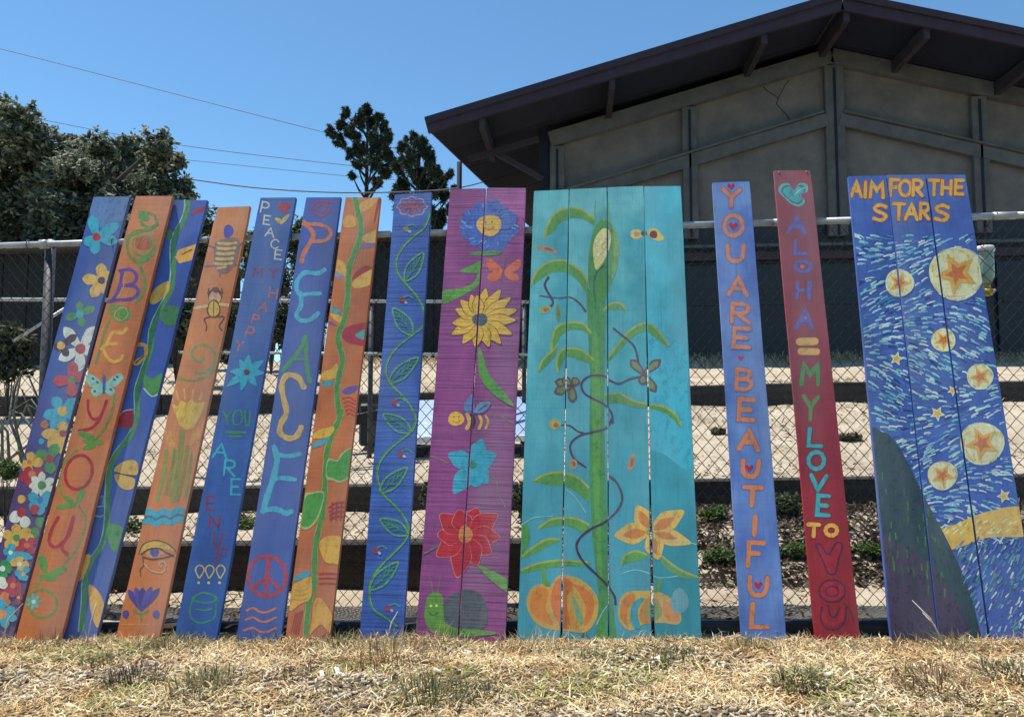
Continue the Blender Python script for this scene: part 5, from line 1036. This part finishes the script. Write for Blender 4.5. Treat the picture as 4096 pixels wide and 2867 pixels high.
# ---- 10 teal corn panel, four planks
tops = [(1197, 428), (1277, 424), (1361, 421), (1444, 417), (1527, 417)]; bots = [(1160, 1424), (1260, 1422), (1364, 1422), (1466, 1422), (1573, 1420)]
qs = quadgrid(tops, bots); qs[2][2] = (1461, 1422); qs[3][3] = (1468, 1422); qs[0][1] = (1276, 425); qs[0][2] = (1257, 1422); qs[2][0] = (1362, 420); qs[2][3] = (1365.5, 1422)
pm = [board_mat('teal_paint', H('#3A9AB2'), H('#64B6C6'), H('#3E98B6'), .35, 10 + i, (.3, 1.5)) if i < 3 else board_mat('bright_teal_paint', H('#3A9CB6'), H('#44B4D4'), H('#2F8CA6'), .3, 13, (.2, 1.0)) for i in range(4)]
b = panel(qs, pm, [.003, .0, .002, -.003], .35, 10, 'teal four plank panel with a tall corn plant and two pumpkins')
M_ = Motif(b, 'painted_brush_patch', 'D1'); M_.poly('#3AB0D2', [(890, 1060), (1130, 1100), (1150, 1400), (1160, 1640), (1165, 1900), (1000, 1800), (890, 1700)], True); M_.done()
M_ = Motif(b, 'painted_corn_stalk', 'D1'); M_.poly('#4A8C54', [(480, 680), (520, 740), (600, 730), (612, 850), (605, 1200), (602, 1607), (610, 1900), (620, 2200), (640, 2600), (690, 3060), (540, 3060), (560, 2700), (520, 2300), (505, 1900), (505, 1607), (510, 1300), (495, 1000), (490, 850)], False)
M_.poly('#5C9A4C', [(520, 1000), (560, 980), (580, 1500), (570, 2100), (590, 2600), (560, 2600), (530, 2000), (520, 1400)], False); M_.done()
M_ = Motif(b, 'painted_corn_ear', 'D1'); M_.poly('#4F8E4C', [(500, 500), (530, 340), (590, 260), (650, 290), (700, 400), (690, 560), (650, 680), (600, 800), (550, 820), (500, 680)]); M_.poly('#76A04A', [(655, 300), (700, 400), (690, 550), (650, 650), (660, 500), (665, 400)]); M_.poly('#DCCB8E', [(535, 400), (590, 320), (640, 340), (640, 430), (600, 530), (550, 590), (530, 500)])
for i in range(26): M_.ell(random.choice(['#C8A060', '#E6DCB0', '#D8B878', '#F0E6C6']), (552 + random.random() * 72, 370 + random.random() * 150), 8, 7)
M_.stroke('#3B6A60', 12, [(600, 560), (545, 620), (535, 720), (545, 800)]); M_.stroke('#6FA05A', 9, [(545, 300), (540, 210), (545, 140)]); M_.stroke('#6FA05A', 9, [(600, 270), (600, 180)]); M_.stroke('#6FA05A', 9, [(640, 280), (630, 180), (632, 150)]); M_.done()
def blade(name, crop, top, bot, c1='#5B9648', c2='#A2A844'):
    M_ = Motif(b, name, crop); m = len(top) - 1; M_.poly(c1, list(top) + [(x + (4 if 0 < i < m else 0), y + (16 if 0 < i < m else 4)) for i, (x, y) in enumerate(bot)][::-1]); M_.stroke(c2, 13, top); M_.done()
for crop, t_, b_ in (('D1', [(530, 250), (450, 195), (370, 185), (280, 220), (230, 300), (210, 380)], [(530, 290), (460, 240), (380, 235), (310, 265), (260, 330), (225, 360)]), ('D1', [(490, 660), (440, 590), (340, 530), (240, 540), (160, 600), (125, 680)], [(490, 740), (420, 640), (340, 590), (260, 590), (190, 630), (140, 680)]),
                   ('D1', [(515, 1000), (460, 945), (370, 935), (290, 965), (262, 1040), (255, 1110)], [(515, 1010), (450, 970), (380, 965), (320, 1000), (290, 1050), (262, 1105)]), ('D1', [(535, 1180), (460, 1120), (390, 1105), (320, 1120), (290, 1190), (300, 1260)], [(535, 1200), (470, 1175), (400, 1150), (350, 1145), (318, 1190), (305, 1250)]),
                   ('D1', [(620, 1180), (690, 1080), (780, 980), (870, 940), (940, 970), (1025, 1085)], [(630, 1190), (710, 1090), (790, 1010), (870, 975), (920, 1010), (1010, 1085)]), ('D1', [(610, 1410), (700, 1400), (800, 1450), (900, 1470), (1000, 1490), (1070, 1540), (1105, 1607)], [(612, 1450), (700, 1450), (800, 1475), (900, 1485), (990, 1510), (1050, 1555), (1095, 1615)]),
                   ('D2', [(490, 560), (420, 500), (320, 465), (220, 475), (130, 520)], [(490, 650), (430, 590), (340, 540), (240, 530), (140, 522)]), ('D2', [(490, 800), (420, 765), (330, 755), (240, 770), (170, 820)], [(490, 850), (420, 820), (340, 790), (250, 795), (180, 820)]),
                   ('D2', [(60, 1000), (140, 940), (220, 895), (300, 895)], [(62, 1015), (150, 965), (220, 925), (300, 905)]), ('D2', [(60, 1090), (160, 1050), (300, 1030), (480, 1040)], [(62, 1110), (170, 1075), (300, 1055), (480, 1055)]), ('D2', [(960, 1000), (1020, 1050), (1100, 1100), (1190, 1135)], [(960, 1040), (1010, 1085), (1090, 1125), (1190, 1140)]),
                   ('D2', [(700, 1060), (720, 1000), (790, 970), (860, 990)], [(705, 1060), (740, 1030), (800, 1015), (860, 1010)]), ('D1', [(170, 1250), (200, 1180), (260, 1120), (290, 1090)], [(175, 1252), (215, 1200), (270, 1140), (292, 1095)]), ('D1', [(600, 850), (650, 810), (710, 810), (745, 850)], [(600, 865), (650, 835), (700, 835), (740, 855)])): blade('painted_corn_leaf', crop, t_, b_)
M_ = Motif(b, 'painted_edge_leaf', 'D2'); M_.poly('#4E9440', [(62, 800), (100, 810), (112, 870), (95, 940), (60, 990)]); M_.done()
M_ = Motif(b, 'painted_tendril', 'S')
def NT():
    global M_
    M_.done(); M_ = Motif(b, 'painted_tendril', 'S')
ten = tS('D1', [(478, 860), (440, 810), (380, 770), (300, 775), (180, 760)]); M_.stroke('#5A4468', 5, ten, taper=.4); NT(); M_.stroke('#4E3C60', 5.5, tS('D1', [(235, 640), (212, 690), (240, 750), (265, 800), (245, 840)])); NT(); M_.stroke('#4E3C60', 5, tS('D1', [(665, 975), (720, 1020), (790, 1080), (815, 1140), (825, 1200)])); NT(); M_.stroke('#5A4068', 5, tS('D1', [(840, 1290), (770, 1305), (700, 1335), (640, 1315), (600, 1285), (510, 1285), (455, 1330), (465, 1390), (520, 1430), (600, 1470), (650, 1530), (655, 1590)]) + tS('D2', [(640, 120), (600, 180), (520, 205), (440, 225), (380, 270), (372, 320), (400, 380), (470, 430)]))
NT(); M_.stroke('#5A4068', 4, tS('D2', [(320, 160), (370, 165), (420, 200), (470, 215)])); NT(); M_.stroke('#43304E', 5.5, tS('D2', [(610, 480), (670, 530), (705, 620), (680, 700), (600, 780), (500, 830), (430, 890), (412, 950), (450, 1030), (530, 1110), (610, 1190), (655, 1260), (662, 1310)])); M_.done()
for crop, c, rx, ry, rt, col in (('D1', (225, 455), 72, 18, 14, '#B48A66'), ('D1', (212, 850), 44, 26, -15, '#8AA060'), ('D1', (300, 870), 16, 60, 0, '#5E9A58'), ('D1', (275, 1592), 42, 26, 0, '#A8A060'), ('D2', (272, 160), 36, 30, 0, '#A6A05C'), ('D2', (390, 410), 26, 34, -10, '#B89A6A'), ('D2', (765, 400), 22, 58, 15, '#B88A58')):
    M_ = Motif(b, 'painted_bud', crop); M_.ell(col, c, rx, ry, rt); M_.ell('#A85A4A', (c[0] + rx * .2, c[1]), rx * .45, ry * .5, rt); M_.done()
for crop, c, tips in (('D1', (860, 1270), [(775, 1180), (970, 1180), (940, 1390), (850, 1340)]), ('D1', (390, 1350), [(280, 1320), (275, 1395), (430, 1300), (395, 1455), (330, 1300)])):
    M_ = Motif(b, 'painted_bud_cluster', crop)
    for t in tips: M_.petal('#6A4A62', c, t, 62, 0, .5); M_.petal('#7A8A5C', c, (c[0] + (t[0] - c[0]) * .85, c[1] + (t[1] - c[1]) * .85), 38, 20, .5)
    M_.done()
M_ = Motif(b, 'painted_bee', 'D1'); M_.ell('#E0B860', (815, 355), 44, 32); M_.ell('#C88A3A', (815, 355), 20, 16); M_.ell('#3A3A34', (862, 350), 22, 18); M_.poly('#E0C070', [(880, 340), (930, 315), (970, 345), (995, 385), (960, 400), (910, 380)]); M_.ell('#8A3A4A', (925, 358), 26, 26); M_.done()
M_ = Motif(b, 'painted_squash_flower', 'D2')
for t, w_ in (((800, 675), 125), ((1105, 710), 130), ((1150, 920), 105), ((940, 1025), 125), ((655, 870), 140)): M_.petal('#E8B04A', (885, 845), t, w_, 0, .9)
for t, w_ in (((815, 710), 60), ((1040, 755), 66), ((1060, 890), 46), ((920, 985), 56), ((710, 868), 66)): M_.petal('#D07A2E', (885, 845), t, w_, 25, .9)
M_.ell('#8A9A4A', (882, 850), 24, 22); M_.done()
def pumpkin(parts, stem): 
    M_ = Motif(b, 'painted_pumpkin', 'D2')
    for col, pts in parts: M_.poly(col, pts)
    M_.poly('#5E9446', stem); M_.done()
pumpkin([('#C49A4A', [(90, 1310), (120, 1210), (190, 1180), (240, 1200), (290, 1130), (380, 1130), (480, 1180), (550, 1280), (540, 1400), (470, 1490), (330, 1480), (230, 1470), (140, 1420)]), ('#D27A2E', [(110, 1320), (140, 1230), (200, 1200), (235, 1240), (210, 1330), (260, 1440), (160, 1400)]), ('#CE6A2A', [(245, 1300), (270, 1180), (320, 1140), (390, 1180), (350, 1280), (370, 1460), (300, 1440)]), ('#D0722C', [(385, 1180), (470, 1210), (525, 1290), (510, 1390), (460, 1450), (470, 1330), (430, 1240)]), ('#C88A3A', [(390, 1270), (440, 1340), (440, 1440), (390, 1460), (365, 1380)]), ('#6A9A7A', [(385, 1260), (420, 1310), (455, 1420), (430, 1440), (400, 1350)])],
        [(190, 1055), (215, 1070), (215, 1130), (245, 1190), (195, 1180)])
pumpkin([('#C8A04A', [(680, 1380), (690, 1280), (740, 1230), (830, 1225), (940, 1230), (1040, 1290), (1085, 1390), (1060, 1440), (960, 1430), (840, 1440), (760, 1480), (700, 1440)]), ('#D07A30', [(690, 1370), (710, 1280), (770, 1245), (790, 1280), (740, 1350), (730, 1440)]), ('#3E98B0', [(760, 1340), (800, 1280), (850, 1275), (805, 1350), (820, 1460), (770, 1450)]), ('#C07E3A', [(815, 1380), (850, 1290), (900, 1260), (960, 1330), (930, 1410), (840, 1430)]), ('#CE8234', [(980, 1290), (1050, 1340), (1075, 1410), (1020, 1425), (970, 1370)]), ('#7E9A62', [(880, 1300), (930, 1300), (960, 1380), (900, 1410), (860, 1370)])],
        [(890, 1225), (930, 1190), (940, 1145), (965, 1150), (950, 1200), (930, 1235)])
M_ = Motif(b, 'painted_haze_patch', 'D2'); M_.ell('#5C9CB0', (1075, 1290), 58, 82); M_.done()
M_ = Motif(b, 'painted_highlight', 'D2')
for pts in ([(340, 570), (400, 620), (470, 720)], [(60, 800), (140, 755), (260, 745)], [(690, 1120), (780, 1090), (860, 1105), (940, 1140), (1060, 1130)], [(1000, 905), (1090, 905), (1180, 925)], [(540, 1440), (580, 1360), (610, 1320)]): M_.stroke('#8AC4CC', 6, pts)
M_.done()

# ---- 11 YOU ARE BEAUTIFUL
m = board_mat('periwinkle_paint', H('#4866BA'), H('#6C8CD0'), None, .4, 15)
b = single([(1597, 409), (1681, 406), (1763, 1423), (1662, 1418)], m, .001, .4, 15, 'periwinkle blue board lettered YOU ARE BEAUTIFUL in orange')
word('D3', [('Y', (362, 245), 110, 110, 2), ('O', (375, 422), 118, 130, 0), ('U', (388, 600), 112, 100, 2), ('A', (405, 812), 118, 112, 3), ('R', (418, 985), 124, 120, 3), ('E', (425, 1142), 108, 120, 3), ('B', (442, 1410), 112, 130, 3), ('E', (440, 1570), 92, 90, 3)][:7], '#D07A58', 24, under='#7C6CA4', uw=14)
word('D4', [('E', (455, 60), 100, 130, 3), ('A', (475, 255), 122, 120, 3), ('U', (485, 440), 112, 100, 3), ('T', (497, 618), 112, 120, 3), ('I', (513, 805), 20, 116, 3), ('F', (515, 990), 100, 150, 3), ('U', (535, 1195), 124, 116, 3), ('L', (545, 1385), 126, 150, 4)], '#D67A44', 28, under='#6A68AC', uw=12)
for crop, c, r in (('D3', (360, 170), 24), ('D3', (375, 425), 30), ('D3', (424, 1272), 20), ('D4', (478, 437), 28), ('D4', (535, 1188), 28)): M_ = Motif(b, 'painted_heart', crop); heart(M_, '#B01C3C', c, r); M_.done()

# ---- 12 red ALOHA board
m = board_mat('crimson_paint', H('#84182C'), H('#96283C'), H('#9A1426'), .3, 16, (.1, .7))
b = single([(1735, 381), (1818, 381), (1928, 1415), (1827, 1416)], m, .001, .3, 16, 'red board lettered ALOHA = MY LOVE TO YOU')
for u in (-.062, .062):
    bm = bmesh.new(); bmesh.ops.create_cone(bm, cap_ends=True, segments=10, radius1=.0042, radius2=.003, depth=.003); bm.transform(Matrix.Translation((u, -.0016, b[0].quad[0][1] - .012)) @ Matrix.Rotation(R(90), 4, 'X')); me = bpy.data.meshes.new('screw'); bm.to_mesh(me); bm.free(); link('screw', me, m_galv, b[0].o)
M_ = Motif(b, 'painted_heart', 'D3'); hp = [(680, 160), (730, 150), (765, 195), (800, 150), (850, 160), (850, 205), (810, 225), (835, 270), (800, 300), (750, 285), (700, 240), (665, 200)]; M_.poly('#5FB0B0', hp); cxh, cyh = 762, 222; M_.poly('#1E6870', [(cxh + (x - cxh) * .82, cyh + (y - cyh) * .80) for x, y in hp]); M_.poly('#38A8BC', [(cxh + (x - cxh) * .70, cyh + (y - cyh) * .68) for x, y in hp]); M_.stroke('#8CC8BC', 9, [(770, 225), (800, 195), (830, 180)]); M_.done()
word('D3', [('A', (782, 418), 105, 92, 3), ('L', (808, 562), 84, 84, 3), ('O', (822, 685), 96, 66, 3), ('H', (825, 838), 88, 100, 3), ('A', (835, 1020), 100, 120, 4)], '#5A56B4', 25)
M_ = Motif(b, 'painted_dot', 'D3'); M_.ell('#D86A48', (820, 685), 15, 13); M_.done(); M_ = Motif(b, 'painted_dot', 'D3'); M_.ell('#C85A48', (838, 1014), 11, 10); M_.done()
M_ = Motif(b, 'painted_equals', 'D3'); M_.stroke('#DDA24A', 44, [(800, 1168), (900, 1165)], False); M_.stroke('#DDA24A', 40, [(810, 1230), (912, 1232)], False); M_.done()
word('D3', [('M', (870, 1375), 118, 130, 3), ('Y', (872, 1545), 90, 90, 3)][:1], '#4A8A44', 27); word('D4', [('Y', (872, 52), 92, 152, 2)], '#5A8A48', 25)
word('D4', [('L', (902, 242), 100, 108, 5), ('O', (908, 388), 100, 108, 4), ('V', (922, 530), 98, 92, 4), ('E', (952, 676), 82, 124, 4)], '#38A0B0', 26, under='#5A3A54', uw=10)
word('D4', [('T', (892, 835), 70, 76, 2), ('O', (1005, 836), 74, 66, 2)], '#E0A03C', 26, under='#7A2A24', uw=12)
M_ = Motif(b, 'painted_letter', 'D4'); M_.poly('#A4142C', [(920, 930), (960, 930), (1000, 1010), (1040, 925), (1075, 930), (1025, 1120), (990, 1130)]); M_.stroke('#4A2248', 11, [(905, 930), (935, 925), (985, 990), (1035, 920), (1075, 930), (1050, 1030), (1030, 1110), (985, 1110), (950, 1030), (912, 950)], True, True); M_.done()
M_ = Motif(b, 'painted_letter', 'D4'); M_.ell('#A8182E', (1010, 1225), 72, 62); M_.stroke('#4A2248', 10, [(1010 + 84 * math.cos(a), 1225 + 72 * math.sin(a)) for a in np.linspace(0, 6.283, 13)[:-1]], True, True); M_.stroke('#4A2248', 9, [(1010 + 42 * math.cos(a), 1228 + 32 * math.sin(a)) for a in np.linspace(0, 6.283, 13)[:-1]], True, True); M_.done()
M_ = Motif(b, 'painted_letter', 'D4'); M_.stroke('#4A2248', 11, [(945, 1330), (935, 1400), (970, 1460), (1040, 1470), (1090, 1420), (1100, 1330)]); M_.stroke('#4A2248', 10, [(985, 1320), (1000, 1380), (1030, 1390), (1060, 1330)]); M_.stroke('#B4182C', 26, [(965, 1340), (960, 1400), (1000, 1440), (1060, 1420), (1080, 1350)]); M_.stroke('#5A2A40', 9, [(1090, 1310), (1130, 1360), (1150, 1430)]); M_.done()

# ---- 13 AIM FOR THE STARS panel, three planks (a plain night sky of simple stars)
tops = [(1902, 394), (1989, 392), (2076, 391), (2165, 392)]; bots = [(1997, 1420), (2104, 1418), (2217, 1420), (2332, 1420)]
qs = quadgrid(tops, bots); qs[0][1] = (1988, 393); qs[0][2] = (2102.5, 1418); qs[1][1] = (2075, 391.5); qs[1][2] = (2215.5, 1419)
pm = [board_mat('night_blue_paint', H('#3350A6'), H('#4668BC'), None, .3, 17 + i) for i in range(3)]
b = panel(qs, pm, [.002, .0, .003], .3, 17, 'blue three plank panel lettered AIM FOR THE STARS with yellow stars and a dark hill')
q_tl, q_tr, q_br, q_bl = [Vector(p) for p in ((1902, 394), (2165, 392), (2332, 1420), (1997, 1420))]
def sp(u, v): return (q_tl.lerp(q_tr, u)).lerp(q_bl.lerp(q_br, u), v)       # panel coordinates 0..1
def star(M, col, c, r, ph=0, k=.45):
    M.poly(col, [(c[0] + (r if i % 2 == 0 else r * k) * math.sin(ph + i * math.pi / 5), c[1] - (r if i % 2 == 0 else r * k) * math.cos(ph + i * math.pi / 5)) for i in range(10)], False)
stars = [(.33, .235, 26), (.80, .215, 50), (.62, .36, 22), (.24, .40, 15), (.86, .44, 24), (.50, .52, 16), (.80, .585, 40), (.48, .655, 27), (.90, .70, 15), (.64, .47, 12)]
M_ = Motif(b, 'painted_brush_dashes', 'S')
random.seed(21)
for i in range(1800):
    u, v = random.uniform(.02, .98), random.uniform(.13, .80)
    c = sp(u, v)
    if any((c - sp(a, d)).length < r * 1.45 for a, d, r in stars): continue
    an = .5 * math.sin(v * 16 + u * 2.5) + random.uniform(-.15, .15); L = random.uniform(9, 20)
    col = random.choice(['#7FA6DC', '#A8C4E4', '#2A3F92', '#2D8CC0', '#6FBCCC', '#9CC8DC', '#C4D2E8', '#5C6CC0', '#8AB4E0', '#3F74C4', '#D4DEE8', '#243884', '#B8D4E4', '#7CC4D0'])
    d = Vector((math.cos(an), math.sin(an))) * L / 2; M_.stroke(col, random.uniform(2.8, 5.0), [c - d, c + Vector((0, -1)), c + d], True, False, .3, 2)
M_.done()
for u, v, r in stars:
    c = sp(u, v); M_ = Motif(b, 'painted_star', 'S')
    if r > 20:
        M_.ell('#DED4A8', c, r * 1.25, r * 1.2, 0, 20, .03)
        for k in range(int(r * 1.1)): a = random.random() * 6.283; q = random.uniform(.95, 1.2) * r; M_.stroke(random.choice(['#F0ECD8', '#E2C46A', '#C8B070', '#EADFB4']), 3.2, [(c.x + q * math.cos(a), c.y + q * math.sin(a)), (c.x + q * math.cos(a + .22), c.y + q * math.sin(a + .22))], False)
        star(M_, '#E0A23A', c, r, u); star(M_, '#CC6A2C', c, r * .55, u)
    else: star(M_, '#F0E6C0', c, r * 1.15, u); star(M_, '#E4AC40', c, r * .75, u)
    M_.done()
M_ = Motif(b, 'painted_band', 'S'); M_.poly('#E0B040', [sp(.28, .79), sp(.5, .765), sp(.75, .735), sp(1.02, .725), sp(1.02, .785), sp(.75, .79), sp(.5, .815), sp(.28, .83)])
for i in range(46): c = sp(random.uniform(.36, .98), random.uniform(.755, .785)); M_.stroke(random.choice(['#F2DC90', '#D89A30', '#F4E8C0']), 3, [c, c + Vector((random.uniform(4, 9), -random.uniform(3, 8)))], False)
M_.done()
M_ = Motif(b, 'painted_hill', 'S'); M_.poly('#2C4450', [sp(-.03, .60), sp(.08, .56), sp(.20, .60), sp(.33, .70), sp(.46, .80), sp(.56, .90), sp(.60, 1.0), sp(.6, 1.06), sp(-.03, 1.06)]); M_.poly('#473856', [sp(-.03, .80), sp(.1, .80), sp(.28, .84), sp(.44, .91), sp(.54, 1.0), sp(.54, 1.06), sp(-.03, 1.06)])
for i in range(70): u = random.uniform(.02, .40); v = .60 + .25 * u + random.uniform(.03, .24); c = sp(u, v); M_.stroke(random.choice(['#3F7040', '#4C7C3C', '#34584A', '#3A4A58']), 3.2, [c, c + Vector((random.uniform(-1, 3), random.uniform(8, 20)))], False)
M_.done()
M_ = Motif(b, 'painted_meadow_dashes', 'S')
for i in range(330):
    u, v = random.uniform(.5, .99), random.uniform(.80, .995)
    if u < .42 + (v - .78) * .95: continue
    c = sp(u, v); M_.stroke(random.choice(['#2A3C8C', '#2D8CA8', '#3E5CB8', '#8FB4D8', '#3A9AA0', '#2A6A8A', '#7A70B8', '#C0D0DC']), random.uniform(2.6, 4.6), [c, c + Vector((random.uniform(3, 8), -random.uniform(5, 13)))], False)
M_.done()
b_stars = b
word('D5', [('A', (208, 188), 66, 92, 2), ('I', (266, 190), 10, 96, 2), ('M', (340, 192), 92, 96, 2), ('F', (452, 180), 56, 104, 2), ('O', (522, 182), 72, 96, 2), ('R', (600, 180), 66, 100, 2), ('T', (708, 178), 62, 96, 2), ('H', (788, 178), 62, 88, 2), ('E', (868, 176), 52, 88, 2),
             ('S', (360, 338), 86, 98, 2), ('T', (482, 332), 70, 104, 2), ('A', (562, 335), 78, 96, 2), ('R', (645, 330), 62, 100, 2), ('S', (758, 340), 90, 96, 3)], '#E4A444', 21, under='#B0582C', uw=9)
